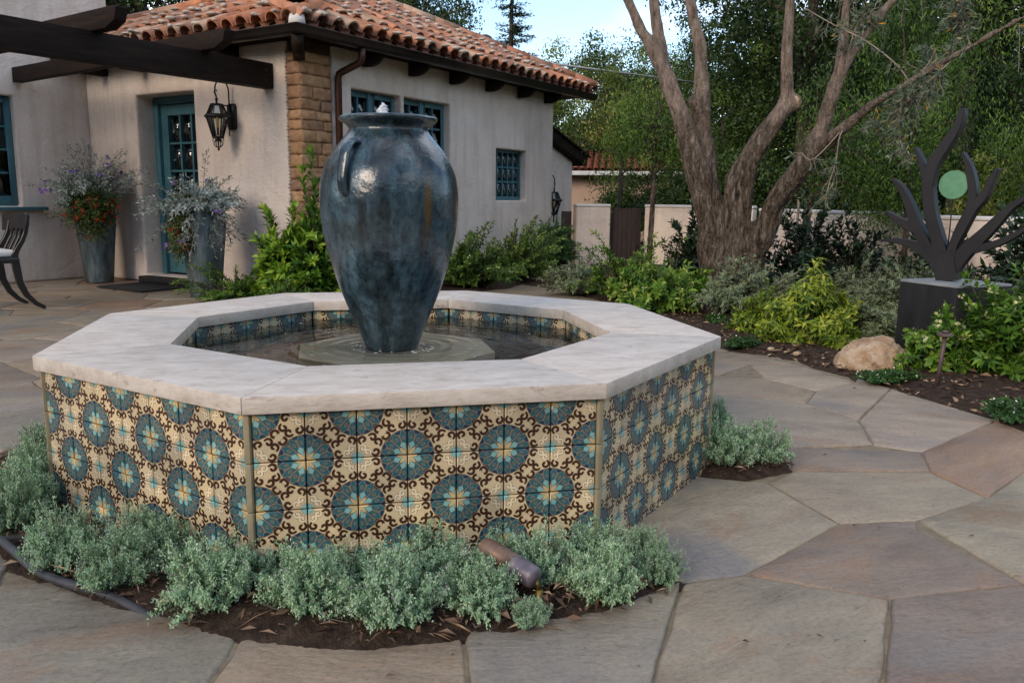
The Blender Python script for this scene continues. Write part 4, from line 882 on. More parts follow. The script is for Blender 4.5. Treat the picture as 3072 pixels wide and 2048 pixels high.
window('window', H(-3.2 + 4.352, TW + .07, .862), U1, -U2, 1.406, 1.196, 2, 2, 4, .075, .024, sill=.11)
a = Acc(); hbox(a, .9, 2.80, TW - .10, TW + .06, .815, .852); obj('window_shelf', a, M['teal'], house, bevel=.004)
# curtains seen dimly behind the facade windows
a = Acc()
for s0, s1, z0, z1 in ((4.2, 4.9, 1.1, 2.08), (5.05, 5.8, 1.1, 2.08)):
    V = []; F = []; m = 28
    for i in range(m + 1):
        s = s0 + (s1 - s0) * i / m; d = .30 + .025 * math.sin(i * 1.9)
        V += [H(s, TF + d + .1, z0), H(s, TF + d + .1, z1)]
    a.add(V, [(2 * i, 2 * i + 2, 2 * i + 3, 2 * i + 1) for i in range(m) if i % 9 < 4])
M['curtain'] = mk('curtain', [(.3, (.20, .15, .08)), (.7, (.28, .21, .12))], scale=3, rough=.9)
obj('curtain', a, M['curtain'], house, smooth=True)
# door: deep reveal, frame, three by five lights, blind
door = node('door', H(SD + .24, 6.17, .08), house); door['kind'] = 'structure'
def dbox(a, t0, t1, z0, z1, d0, d1): hbox(a, SD + d0, SD + d1, t0, t1, z0, z1)
a = Acc(); dbox(a, 6.595, 6.676, .08, 2.098, .22, .335); dbox(a, 5.664, 5.745, .08, 2.098, .22, .335); dbox(a, 5.747, 6.593, 2.02, 2.098, .22, .335)
obj('door_frame', a, M['teal'], door, bevel=.006)
a = Acc(); T0, T1, Z0, Z1 = 5.75, 6.59, .10, 2.015
dbox(a, T1 - .115, T1, Z0, Z1, .26, .305); dbox(a, T0, T0 + .115, Z0, Z1, .26, .305); dbox(a, T0 + .117, T1 - .117, Z0, Z0 + .24, .26, .305); dbox(a, T0 + .117, T1 - .117, Z1 - .12, Z1, .26, .305)
gt0, gt1, gz0, gz1 = T0 + .115, T1 - .115, Z0 + .24, Z1 - .12; mu = .013
for c in (1, 2): tc = gt0 + (gt1 - gt0) * c / 3; dbox(a, tc - mu, tc + mu, gz0, gz1, .268, .297)
for r in range(1, 5):
    zc = gz0 + (gz1 - gz0) * r / 5
    for c in range(3): dbox(a, gt0 + (gt1 - gt0) * c / 3 + (mu if c else 0), gt0 + (gt1 - gt0) * (c + 1) / 3 - (mu if c < 2 else 0), zc - mu, zc + mu, .270, .295)
obj('door_leaf', a, M['teal'], door, bevel=.003, bseg=1)
for c in range(3):
    for r in range(5):
        p = Acc(); dbox(p, gt0 + (gt1 - gt0) * c / 3 + mu, gt0 + (gt1 - gt0) * (c + 1) / 3 - mu, gz0 + (gz1 - gz0) * r / 5 + mu, gz0 + (gz1 - gz0) * (r + 1) / 5 - mu, .281, .285); obj('pane', p, M['glass'], door)
a = Acc(); dbox(a, gt0 - .02, gt1 + .02, gz1 - .17, gz1 + .03, .325, .33); obj('roller_blind', a, M['blind'], door)
a = Acc(); dbox(a, gt0 - .02, gt1 + .02, gz1 - .25, gz1 - .172, .323, .34); obj('blind_rail', a, M['brass'], door)
a = Acc(); a.ball(H(SD + .245, 5.80, 1.05), .028, .028, .028, seg=12, rings=8); a.tube([H(SD + .262, 5.80, 1.05), H(SD + .245, 5.80, 1.05)], .012, 8); obj('door_knob', a, M['brass'], door, smooth=True)
a = Acc(); dbox(a, 5.66, 6.68, 0, .074, -.10, .34); obj('door_step', a, M['pedestal'], house, bevel=.006)

# eaves: soffit, gutters, rafter tails, downspout
GS, GT = 3.01, 3.65                                              # gutter lines
a = Acc(); hbox(a, GS + .06, 8.93, GT + .06, TF + .05, 2.485, 2.515); hbox(a, GS + .06, SD + .05, TF + .052, TW - .01, 2.485, 2.515); hbox(a, 8.30, 8.93, TF + .052, 8.9, 2.485, 2.515)
obj('soffit', a, M['timber'], house)
for s in (3.98, 4.32, 5.09, 5.86, 6.63, 7.40, 8.12)[1:]:
    a = Acc(); V = []; pf = [(TF + .02, 2.345), (TF - .10, 2.345), (TF - .17, 2.365), (TF - .22, 2.40), (TF - .25, 2.44), (TF - .25, 2.484), (TF + .02, 2.484)]
    for ss in (s - .042, s + .042): V += [H(ss, t, z) for t, z in pf]
    n = len(pf); a.add(V, [tuple(range(n)), tuple(range(2 * n - 1, n - 1, -1))] + [(i, n + i, n + (i + 1) % n, (i + 1) % n) for i in range(n)])
    obj('rafter_tail', a, M['timber'], house)
a = Acc(); V = []
for w in (-.055, .055):
    for k, z in ((.02, 2.29), (-.25, 2.30), (-.33, 2.36), (-.34, 2.484), (.02, 2.484)): V.append(H(SD + k, TF + k, z) + (U1 - U2) * R2 * w)
a.add(V, [tuple(range(5)), tuple(range(9, 4, -1))] + [(i, 5 + i, 5 + (i + 1) % 5, (i + 1) % 5) for i in range(5)]); obj('rafter_tail', a, M['timber'], house)
for t in (4.95, 5.7, 6.45, 7.2):
    a = Acc(); hbox(a, SD - .28, SD + .02, t - .048, t + .048, 2.34, 2.484); obj('rafter_tail', a, M['timber'], house)
prof = [(0.0, 2.445), (.075, 2.445), (.098, 2.47), (.104, 2.515), (.112, 2.522), (.112, 2.530), (.096, 2.530), (.092, 2.52), (.088, 2.475), (.068, 2.456), (.012, 2.456), (.012, 2.53), (0, 2.53)]
a = Acc(); V = []; n = len(prof)
G0, G1 = GS + .10, GT + .10
for st in (0, 1, 2):
    for o, z in prof: V.append(H(G0 - o, TW - .01, z) if st == 0 else H(G0 - o, G1 - o, z) if st == 1 else H(8.96, G1 - o, z))
F = [(i * n + k, i * n + (k + 1) % n, (i + 1) * n + (k + 1) % n, (i + 1) * n + k) for i in range(2) for k in range(n)] + [tuple(range(n))[::-1], tuple(2 * n + k for k in range(n))]
a.add(V, F); obj('gutter', a, M['bronze'], house)
a = Acc(); dsx = S0F + .035
a.tube([H(3.92, GT + .06, 2.46), H(3.92, GT + .06, 2.36), H(3.915, GT + .085, 2.31), H(3.885, TF - .11, 2.235), H(3.875, TF - .07, 2.215), H(3.875, TF - .055, 2.17), H(3.875, TF - .055, .1)], .036, 14)
obj('downspout', a, M['copper'], house, smooth=True)

# roof: decks, cover tiles one by one, pans and mortar as joined pieces
PITCH, MZ, ZR = .205, .46, 2.575
roof = node('roof', H(5.5, 5.5, 2.6), house); roof['kind'] = 'structure'
SR = 8.96
a = Acc()
a.add([H(GS + .05, GT + .05, ZR - .03), H(SR, GT + .05, ZR - .03), H(SR - 2.45, GT + 2.5, ZR - .03 + 2.45 * MZ), H(GS + 2.5, GT + 2.5, ZR - .03 + 2.45 * MZ)], [(0, 1, 2, 3)])
a.add([H(GS + .05, TW, ZR - .03), H(GS + .05, GT + .05, ZR - .03), H(GS + 1.7, GT + 1.7, ZR - .03 + 1.65 * MZ), H(GS + 1.05, TW, ZR - .03 + 1.0 * MZ)], [(0, 1, 2, 3)])
a.add([H(SR, GT + .05, ZR - .03), H(SR, 8.8, ZR - .03), H(SR - 2.45, 8.8, ZR - .03 + 2.45 * MZ), H(SR - 2.45, GT + 2.5, ZR - .03 + 2.45 * MZ)], [(0, 1, 2, 3)])
a.add([H(GS + 2.5, GT + 2.5, ZR - .03 + 2.45 * MZ), H(SR - 2.45, GT + 2.5, ZR - .03 + 2.45 * MZ), H(SR - 2.45, 8.8, ZR - .03 + 2.45 * MZ), H(GS + 2.5, 8.8, ZR - .03 + 2.45 * MZ)], [(0, 1, 2, 3)])
obj('roof_deck', a, M['adobe_core'], roof)
def barrel(name, r0, r1, L, th, up, seg=9, mat='clay'):
    """half-round tile along +x (upslope), open side down; r0 at the lower end"""
    a = Acc(); V = []; F = []
    for (x, ro) in ((0, r0), (L, r1)):
        for rr in (ro, ro - th):
            for k in range(seg + 1):
                t = PI * k / seg; V.append((x, rr * math.cos(t), up * rr * math.sin(t)))
    m = seg + 1
    for k in range(seg):
        F += [(k, 2 * m + k, 2 * m + k + 1, k + 1), (m + k + 1, 3 * m + k + 1, 3 * m + k, m + k), (k, k + 1, m + k + 1, m + k), (2 * m + k + 1, 2 * m + k, 3 * m + k, 3 * m + k + 1)]
    F += [(0, m, 3 * m, 2 * m), (seg, 2 * m + seg, 3 * m + seg, m + seg)]
    a.add(V, [f[::-1] for f in F] if up > 0 else F); return a.mesh(name, M[mat], smooth=True)
ME_COVER = barrel('roof_tile', .088, .070, .44, .014, 1)
ME_COVER.set_sharp_from_angle(angle=math.radians(40))
CLAY = [(.39, .165, .090), (.42, .195, .110), (.33, .140, .080), (.38, .225, .145), (.42, .285, .195), (.28, .165, .115), (.45, .185, .090), (.25, .125, .085)]
def slope_mat(o, up, x, jitter=.012):
    """matrix: tile's +x runs up the slope; o world point; up horizontal unit vector uphill"""
    ux = (up + UZ * MZ).normalized(); side = UZ.cross(up).normalized(); nz_ = ux.cross(side).normalized()
    j = Matrix.Rotation(random.gauss(0, .02), 4, 'Z')
    return Matrix(((ux.x, side.x, nz_.x, o.x), (ux.y, side.y, nz_.y, o.y), (ux.z, side.z, nz_.z, o.z), (0, 0, 0, 1))) @ j
cover_n = 0; lump = Acc(); extra = Acc(); pans = Acc()
def add_cover(P, up, lift=.0):
    global cover_n
    m = slope_mat(P + UZ * (lift + random.uniform(-.004, .006)), up, 0)
    if cover_n < 285:
        o = place('roof_tile', ME_COVER, roof, m); c = random.choice(CLAY); j = random.uniform(.8, 1.15); o.color = (c[0] * j, c[1] * j, c[2] * j, 1)
    else:
        V = [m @ v.co for v in ME_COVER.vertices]; extra.add(V, [tuple(p.vertices) for p in ME_COVER.polygons])
    cover_n += 1
    if random.random() < .8:
        q = m @ Vector((random.uniform(.0, .03), random.uniform(-.02, .02), .074))
        for _ in range(random.choice((1, 1, 2, 3))):
            lump.ball(q + Vector((random.gauss(0, .03), random.gauss(0, .03), random.uniform(-.006, .006))), random.uniform(.028, .062), random.uniform(.026, .056), random.uniform(.012, .024), seg=7, rings=5, jit=.22)
def add_pan(P, up, L):
    ux = (up + UZ * MZ).normalized(); side = UZ.cross(up).normalized(); V = []; m = 7
    for x in (0, L):
        for k in range(m):
            t = PI * k / (m - 1); V.append(P + ux * x + side * .082 * math.cos(t) - UZ * (.062 * math.sin(t) - .03))
    pans.add(V, [(k, k + 1, m + k + 1, m + k) for k in range(m - 1)])
rows = [i * .335 for i in range(8)]
ncol = int((SR - GS) / PITCH)
for rI, k in enumerate(rows):                                    # window side, lowest rows first
    for c in range(ncol):
        s = GS + .13 + c * PITCH
        if s - GS < k + .02 + .05 or SR - s < k + .05: continue
        if rI and s < 5.2 and k > 1.7: continue
        add_cover(H(s, GT + .02 + k, ZR + k * MZ - .0 + (.02 if rI else .005)), U2)
for c in range(ncol + 1):
    s = GS + .13 + (c - .5) * PITCH; top = min(s - GS, SR - s, 2.45)
    if top > .15: add_pan(H(s, GT + .03, ZR - .01), U2, top * 1.1)
for rI, k in enumerate(rows[:5]):                                # door side
    for c in range(int((TW - GT) / PITCH)):
        t = GT + .13 + c * PITCH
        if t - GT < k + .07: continue
        if k > 1.02 + max(0, (7.5 - t)) * .27: continue
        add_cover(H(GS + .02 + k, t, ZR + k * MZ + (.02 if rI else .005)), U1)
for c in range(int((TW - GT) / PITCH) + 1):
    t = GT + .13 + (c - .5) * PITCH; top = min(t - GT, 1.02 + max(0, 7.5 - t) * .27)
    if top > .15: add_pan(H(GS + .03, t, ZR - .01), U1, top * 1.1)
obj('pan_tiles', pans, M['clay_pan'], roof, kind='stuff', smooth=True)
if extra.n: obj('far_roof_tiles', extra, M['neigh_roof'], roof, kind='stuff', smooth=True)
obj('mortar_lumps', lump, M['lime'], roof, kind='stuff', smooth=True)
ME_RIDGE = barrel('ridge_tile', .105, .088, .46, .016, 1)
def ridge(A, B, step=.36):
    d = (B - A); n = int(d.length / step); d = d.normalized()
    side = UZ.cross(d).normalized(); nz_ = d.cross(side).normalized()
    for i in range(n):
        o_ = A + d * (i * step) + UZ * random.uniform(-.004, .008)
        m = Matrix(((d.x, side.x, nz_.x, o_.x), (d.y, side.y, nz_.y, o_.y), (d.z, side.z, nz_.z, o_.z), (0, 0, 0, 1))) @ Matrix.Rotation(random.gauss(0, .02), 4, 'Z') @ Matrix.Rotation(-.035, 4, 'Y')
        o = place('ridge_tile', ME_RIDGE, roof, m); c = random.choice(CLAY); j = random.uniform(.85, 1.15); o.color = (c[0] * j, c[1] * j, c[2] * j, 1)
hz = ZR + .03
ridge(H(GS + .16, GT + .16, hz + .16 * MZ + .03), H(GS + 1.72, GT + 1.72, hz + 1.72 * MZ + .03))
ridge(H(SR - .04, GT + .04, hz + .02), H(SR - 2.5, GT + 2.5, hz + 2.5 * MZ))
ridge(H(GS + 1.02, TW - .05, hz + 1.02 * MZ), H(GS + 1.70, GT + 1.75, hz + 1.7 * MZ))
a = Acc(); a.tube([H(GS + .05, GT + .05, ZR - .05), H(GS + .12, GT + .12, ZR + .035), H(GS + .19, GT + .19, ZR + .10)], [.075, .07, .08], 14); obj('hip_plug', a, M['plaster'], roof, smooth=True)
# lean-to at the far end
a = Acc(); LT = 4.45
V = [H(8.362, LT, 0), H(9.72, LT, 0), H(9.72, LT, 1.60), H(8.362, LT, 2.02), H(8.362, LT + 1.6, 0), H(9.72, LT + 1.6, 0), H(9.72, LT + 1.6, 1.60), H(8.362, LT + 1.6, 2.02)]
a.add(V, [(0, 1, 2, 3), (5, 4, 7, 6), (1, 5, 6, 2), (3, 2, 6, 7)]); obj('lean_to_wall', a, M['stucco'], house, bevel=.02)
a = Acc(); dn = (U1 * 1.36 - UZ * .42).normalized(); up_ = dn.cross(U2); up_ = up_ if up_.z > 0 else -up_
a.box(H(9.13, LT + .76, 1.865), dn * .86, U2 * .9, up_ * .075); a.box(H(9.13, LT + .76, 1.865) + up_ * .09 + dn * .02, dn * .89, U2 * .94, up_ * .012)
obj('lean_to_roof', a, M['timber'], house, bevel=.006)
# vent hood on the far slope
a = Acc(); b0 = H(7.9, 4.95, 3.08); a.tube([b0, b0 + UZ * .16], .05, 12); a.ball(b0 + UZ * .18, .11, .11, .07, 14, 8); a.tube([b0 + UZ * .18, b0 + U1 * .22 - UZ * .05, b0 + U1 * .36 - UZ * .22], .022, 8)
obj('roof_vent', a, M['bronze'], house, smooth=True)

# ------------------------------------------------------------------ pergola
perg = thing('pergola', H(1.2, 4.47, 2.04), 'dark brown timber pergola beam and cross rafters fixed to the door wall', 'pergola')
a = Acc(); hbox(a, -1.6, SD - .004, 4.41, 4.55, 2.045, 2.285); obj('beam', a, M['timber'], perg, bevel=.008)
for z in (2.11, 2.21):
    a = Acc(); a.tube([H(SD - .10, 4.403, z), H(SD - .10, 4.412, z)], .016, 10); obj('bolt', a, M['iron'], perg)
for s in (2.56, 1.54, .40):
    a = Acc(); V = []
    pf = [(4.22, 2.287), (4.10, 2.335), (4.06, 2.435), (4.10, 2.445), (7.60, 2.36), (7.60, 2.205)]
    for ss in (s, s + .105): V += [H(ss, t, z) for t, z in pf]
    n = 6; a.add(V, [tuple(range(n))[::-1], tuple(range(n, 2 * n))] + [(i, (i + 1) % n, n + (i + 1) % n, n + i) for i in range(n)]); obj('rafter', a, M['timber'], perg, bevel=.006)
a = Acc(); hbox(a, -2.5, 2.1, TW - .13, TW - .004, 2.28, 2.42); obj('ledger', a, M['timber'], perg, bevel=.006)
a = Acc(); hbox(a, -1.52, -1.34, 4.39, 4.57, 0, 2.043); obj('post', a, M['timber'], perg, bevel=.008)

# ------------------------------------------------------------------ wall lanterns
def lantern(loc, n, label):
    """n points away from the wall; loc is the wall point at the back plate's middle"""
    t = UZ.cross(n).normalized(); L = thing('wall_lantern', loc, label, 'wall lantern', 'wall lanterns on the house')
    P = lambda o, sd, z: loc + n * o + t * sd + UZ * z
    a = Acc(); pl = [(-.045, -.13), (.045, -.13), (.06, -.10), (.06, .10), (.045, .13), (-.045, .13), (-.06, .10), (-.06, -.10)]
    V = [P(.002, x, z) for x, z in pl] + [P(.028, x, z) for x, z in pl]; a.add(V, [tuple(range(7, -1, -1)), tuple(range(8, 16))] + [(i, (i + 1) % 8, 8 + (i + 1) % 8, 8 + i) for i in range(8)]); obj('back_plate', a, M['iron'], L)
    o = .20; a = Acc()
    hook = [P(.02, 0, .10), P(.05, 0, .12)] + [P(.13 - .085 * math.cos(q), 0, .24 + .115 * math.sin(q)) for q in np.linspace(-.2, PI + .9, 16)]
    a.tube([P(.03, 0, .05), P(.045, 0, .15)] + hook[3:], .0075, 8); a.tube([P(.02, 0, .105), P(o - .02, 0, .105)], .006, 8)
    a.tube([P(.025, 0, -.06), P(.05, 0, -.12), P(.06, .0, -.17), P(.05, 0, -.20)], .006, 6); a.tube([P(o, 0, .115), P(o, 0, .20)], [.012, .006], 8); a.ball(P(o, 0, .155), .014, .014, .018, 10, 6)
    a.tube([P(o + .03 * math.sin(q) * (1 - q / 8), 0, .205 + .022 * (1 - math.cos(q))) for q in np.linspace(0, 4.6, 10)], .005, 6); obj('arm', a, M['iron'], L, smooth=True)
    def hexr(r, z): return [P(o + r * math.cos(2 * PI * k / 6 + .26), r * math.sin(2 * PI * k / 6 + .26), z) for k in range(6)]
    lev = [(.055, .112), (.108, -.012), (.05, -.215)]
    a = Acc()
    for (r0, z0), (r1, z1) in zip(lev[:-1], lev[1:]):
        A, B = hexr(r0, z0), hexr(r1, z1)
        for k in range(6): a.tube([A[k], B[k]], .0075, 6)
    a.lathe([(.0, .118), (.062, .114), (.064, .104), (.058, .098)], P(o, 0, 0), 6, cap=False)
    a.lathe([(.104, .012), (.126, -.004), (.128, -.016), (.118, -.026), (.098, -.02), (.104, .012)], P(o, 0, 0), 24, cap=False)
    a.lathe([(.0, -.205), (.054, -.207), (.062, -.216), (.054, -.226), (.0, -.23)], P(o, 0, 0), 18, cap=False); obj('cage', a, M['iron'], L)
    for (r0, z0), (r1, z1) in zip(lev[:-1], lev[1:]):
        A, B = hexr(r0 - .003, z0 - .004), hexr(r1 - .003, z1 + .004)
        for k in range(6):
            g = Acc(); g.add([A[k], B[k], B[(k + 1) % 6], A[(k + 1) % 6]], [(0, 1, 2, 3)]); obj('pane', g, M['lamp_glass'], L)
    a = Acc()
    for k in range(4):
        q = PI / 2 * k + .4; d = n * math.cos(q) + t * math.sin(q); c = P(o, 0, 0)
        a.tube([c + d * (.018 + .032 * math.sin(w * 1.2) ** 2 + (.012 if w > 2.4 else 0)) - UZ * (.232 + .036 * w) for w in np.linspace(0, 2.4, 9)], .005, 6)
        a.tube([c + d * .046 - UZ * .228, c + d * .062 - UZ * .24, c + d * .058 - UZ * .258, c + d * .046 - UZ * .252], .0045, 6)
    a.tube([P(o, 0, -.23), P(o, 0, -.33)], [.011, .006], 8); a.ball(P(o, 0, -.335), .013, .013, .015, 10, 6); obj('finial', a, M['iron'], L, smooth=True)
    a = Acc(); a.tube([P(o, 0, -.20), P(o, 0, -.12)], .012, 8); a.tube([P(o, 0, -.12), P(o, 0, -.045), P(o, 0, -.02)], [.0125, .0145, .004], 10, mi=1); obj('bulb', a, [M['iron'], M['amber']], L, smooth=True)
    return L
lantern(H(SD - .001, 5.03, 1.80), -U1, 'black iron lantern on the pink stucco wall beside the teal door')
lantern(H(8.362, 4.13, .99), U1, 'black iron lantern on the far end of the house above the rosemary')
# ------------------------------------------------------------------ planters, mat, chair
def planter(x, y, label, rot=PI / 4):
    p = thing('planter', (x, y, 0), label, 'planter', 'zinc planters by the door')
    c, s = math.cos(rot), math.sin(rot); prof = [(.106, 0), (.108, .01), (.134, .40), (.150, .60), (.156, .74), (.150, .84), (.158, .85), (.158, .875), (.142, .875), (.136, .80)]
    a = Acc(); V = []; F = []
    for h, z in prof:
        for sx, sy in ((-1, -1), (1, -1), (1, 1), (-1, 1)): V.append((x + h * (sx * c - sy * s), y + h * (sx * s + sy * c), z + .004))
    for i in range(len(prof) - 1):
        for k in range(4): F.append((i * 4 + k, i * 4 + (k + 1) % 4, (i + 1) * 4 + (k + 1) % 4, (i + 1) * 4 + k))
    F.append((3, 2, 1, 0)); a.add(V, F); obj('planter_body', a, M['zinc'], p)
    a = Acc(); a.add([(x + .137 * (sx * c - sy * s), y + .137 * (sx * s + sy * c), .82) for sx, sy in ((-1, -1), (1, -1), (1, 1), (-1, 1))], [(0, 1, 2, 3)]); obj('potting_soil', a, M['soil'], p)
    return p
PL, PR_ = (-2.80, 7.07), (-1.43, 5.44)
planter(*PL, 'tall tapered zinc planter in the wall corner left of the door')
planter(*PR_, 'tall tapered zinc planter right of the door, nearer the fountain')
def stems_tubes(acc, b, c, e, r0, r1, seg=4, pick=None):
    idx = range(len(e)) if pick is None else pick
    for i in idx:
        pts = [(1 - t) ** 2 * b[i] + 2 * t * (1 - t) * c[i] + t * t * e[i] for t in (0, .25, .5, .75, 1)]
        acc.tube(pts, [r0 + (r1 - r0) * k / 4 for k in range(5)], seg, cap=False)
def dots(acc, P, r, mi=0, t=(.2, .9), npet=5):
    """small five-petalled flowers"""
    for p in P:
        N0 = unit(rvec(1)[0] + np.array([-.15, -.5, .4])); a_ = unit(np.cross(N0, [.1, .2, .97])); b_ = np.cross(N0, a_); k = np.arange(npet) * 2 * PI / npet + random.random()
        D = a_ * np.cos(k)[:, None] + b_ * np.sin(k)[:, None] + N0 * .25
        leaves(acc, np.tile(p, (npet, 1)), D, np.tile(N0, (npet, 1)), r, r * .85, RNG.uniform(t[0], t[1], npet), mi, full=False)
def silver_plant(px, py, label, tall, seed, flowers):
    t = thing('silver_shrub', (px, py, .79), label, 'plant', None)
    a = Acc(); c = np.array([px, py, .81]); n = 170
    E_ = dome(n, c, .30, .30, .30, seed, low=.2, shell=(.6, 1.05))
    b, k, e = shoots(a, c, E_, 34, .055, .015, t0=.25, ang=48, sp=.012, tint=(.55, .2), up=.2, full=False)
    obj('silver_foliage', a, LF['silver'], t, attrs=True)
    s = Acc(); a2 = Acc(); fl = []
    if tall: E2 = dome(230, c, .50, .50, .72, seed + 5, low=.28, shell=(.6, 1.1), amp=.35)
    else:
        E2 = dome(90, c, .42, .42, .44, seed + 5, low=.05, shell=(.6, 1.1), amp=.3); side = np.array([-.62, -.35, 0])
        E2[:30] += side * RNG.uniform(.1, .6, 30)[:, None]; E2[:30, 2] -= .10
        hang = RNG.random(90) < .35; E2[hang, 2] -= .36
    b, k, e = shoots(a2, c, E2, 38 if tall else 34, .033 if tall else .050, .0125, t0=.35, ang=55, sp=.015, tint=(.42, .22), up=.25, full=False)
    stems_tubes(s, b, k, e, .004, .0015); obj('stems', s, M['twig'], t); obj('sprays', a2, LF['silver'], t, attrs=True)
    sd = Acc(); dots(sd, [q + rvec(1)[0] * .02 for q in e for _ in range(2)], .010, t=(.1, .9)); obj('seed_heads', sd, LF['seed'], t, kind='stuff', attrs=True)
    f = Acc(); sel = e[RNG.choice(len(e), flowers, replace=False)]; dots(f, [q + rvec(1)[0] * .03 for q in sel for _ in range(3)], .022); obj('blossom', f, LF['purple'], t, kind='stuff', attrs=True)
silver_plant(PL[0] - .02, PL[1], 'tall airy silver shrub with purple blossoms in the planter by the wall corner', True, 3, 18)
silver_plant(PR_[0], PR_[1], 'silver shrub with drooping white felted leaves in the right planter', False, 8, 9)
def bedding(px, py, dx, dy, rx, ry, zc, h, label, leafmat, seed, nfl, fall=.0):
    t = thing('bedding_plant', (px, py, .79), label, 'plant')
    a = Acc(); c = np.array([px + dx, py + dy, zc]); n = 300; D = rvec(n); D[:, 1] = -np.abs(D[:, 1]) * .9 + .2
    E_ = c + D * np.array([rx, ry, h]) * (lumpy(D, seed) * RNG.uniform(.55, 1.05, n))[:, None]; b0 = np.tile(np.array([px + dx * .4, py + dy * .4, .80]), (n, 1))
    b, k, e = shoots(a, b0, E_, 22, .026, .017, t0=.35, ang=60, sp=.02, tint=(.45, .22), up=.05, full=False)
    obj('foliage', a, leafmat, t, attrs=True); s = Acc(); stems_tubes(s, b, k, e, .003, .0015, 3, range(0, n, 3)); obj('stems', s, M['dark_bark'], t)
    f = Acc(); low = e[e[:, 2] < zc + h * .35]; pick = low[RNG.choice(len(low), min(nfl, len(low)), replace=False)]; 
    P = [q + np.array([random.gauss(0, .012), -.02 - random.random() * .02, random.gauss(0, .012)]) for q in pick for _ in range(3)]
    dots(f, P, .019, npet=6); obj('blossom', f, LF['orange'], t, kind='stuff', attrs=True)
bedding(PL[0], PL[1], .03, -.25, .36, .30, .84, .33, 'dark green bedding plant with orange red blooms spilling over the left planter', LF['bloom_green'], 4, 30)
bedding(PR_[0], PR_[1], -.19, -.10, .13, .16, .66, .33, 'yellow green trailing plant with a few red flowers on the right planter', LF['trail'], 6, 9)
mat_ = thing('door_mat', (-2.18, 6.18, .004), 'black rubber mat lying in front of the teal door', 'door mat')
a = Acc(); c0, c1, c2 = Vector((-2.70, 6.50, 0)), Vector((-2.13, 5.90, 0)), Vector((-1.66, 6.37, 0)); e1, e2 = (c1 - c0), (c2 - c1); cc = c0 + e1 / 2 + e2 / 2
a.box(cc + UZ * .010, e1 * .5, e2 * .5, UZ * .006); obj('mat_base', a, M['rubber'], mat_, bevel=.003)
a = Acc()
for i in range(26): a.box(c0 + e1 * ((i + .5) / 26) + e2 * .5 + UZ * .0185, e1 / 26 * .28, e2 * .47, UZ * .003)
obj('rib', a, M['rubber'], mat_, kind='stuff')

# a klismos chair: the sitter would face left, the sabre legs sweep right
def chair(cx, cy, face):
    t = thing('klismos_chair', (cx, cy, 0), 'black curved leg garden chair with a cream seat cushion at the left edge', 'chair')
    f = Vector((math.cos(face), math.sin(face), 0)); r = Vector((f.y, -f.x, 0)); P = lambda u, v, z: Vector((cx, cy, z)) + f * u + r * v
    def strip(acc, pts, ws, th, wdir):                          # flat curved bar
        n = len(pts); V = []
        for i, p in enumerate(pts):
            d = (pts[min(i + 1, n - 1)] - pts[max(i - 1, 0)]).normalized(); nr = d.cross(wdir).normalized(); w = ws[i]
            for a_, b_ in ((-1, -1), (1, -1), (1, 1), (-1, 1)): V.append(p + nr * w / 2 * a_ + wdir * th / 2 * b_)
        F = [(i * 4 + k, i * 4 + (k + 1) % 4, (i + 1) * 4 + (k + 1) % 4, (i + 1) * 4 + k) for i in range(n - 1) for k in range(4)] + [(3, 2, 1, 0), tuple(4 * (n - 1) + k for k in range(4))]
        acc.add(V, F)
    for v in (-.22, .22):
        a = Acc(); strip(a, [P(-.20, v, .46), P(-.21, v, .36), P(-.225, v, .24), P(-.27, v, .13), P(-.34, v, .05), P(-.41, v, .008)], [.060, .062, .054, .046, .038, .030], .034, r); obj('leg', a, M['lacquer'], t, bevel=.003, bseg=1)
        a = Acc(); strip(a, [P(.21, v, .46), P(.22, v, .36), P(.24, v, .24), P(.29, v, .13), P(.36, v, .05), P(.42, v, .008)], [.058, .060, .052, .044, .037, .030], .034, r); obj('leg', a, M['lacquer'], t, bevel=.003, bseg=1)
        a = Acc(); strip(a, [P(-.19, v, .44), P(-.222, v, .52), P(-.272, v, .60), P(-.302, v, .67), P(-.318, v, .74), P(-.33, v, .82)], [.055, .042, .036, .034, .034, .03], .032, r); obj('back_post', a, M['lacquer'], t, bevel=.003, bseg=1)
    for v in (-.11, 0, .11):
        a = Acc(); strip(a, [P(-.20, v, .45), P(-.245, v, .55), P(-.287, v, .63), P(-.312, v, .70)], [.02] * 4, .055 if v == 0 else .028, r); obj('back_slat', a, M['lacquer'], t, bevel=.003, bseg=1)
    a = Acc(); V = []; n = 12
    for i in range(n + 1):
        q = -1 + 2 * i / n; u = -.345 + .06 * q * q
        for du, z in ((-.014, .665), (.014, .665), (.002, .84), (-.026, .84)): V.append(P(u + du, q * .285, z + (.01 if z < .8 else -.012 * q * q)))
    a.add(V, [(i * 4 + k, i * 4 + (k + 1) % 4, (i + 1) * 4 + (k + 1) % 4, (i + 1) * 4 + k) for i in range(n) for k in range(4)] + [(3, 2, 1, 0), tuple(4 * n + k for k in range(4))]); obj('back_rail', a, M['lacquer'], t, bevel=.004, bseg=1)
    a = Acc(); a.box(P(0, 0, .435), f * .235, r * .24, UZ * .024); obj('seat_frame', a, M['lacquer'], t, bevel=.006)
    a = Acc(); a.box(P(.0, 0, .492), f * .225, r * .215, UZ * .030); obj('cushion', a, M['cushion'], t, bevel=.026, bseg=3)
chair(-3.165, 4.72, math.radians(215))

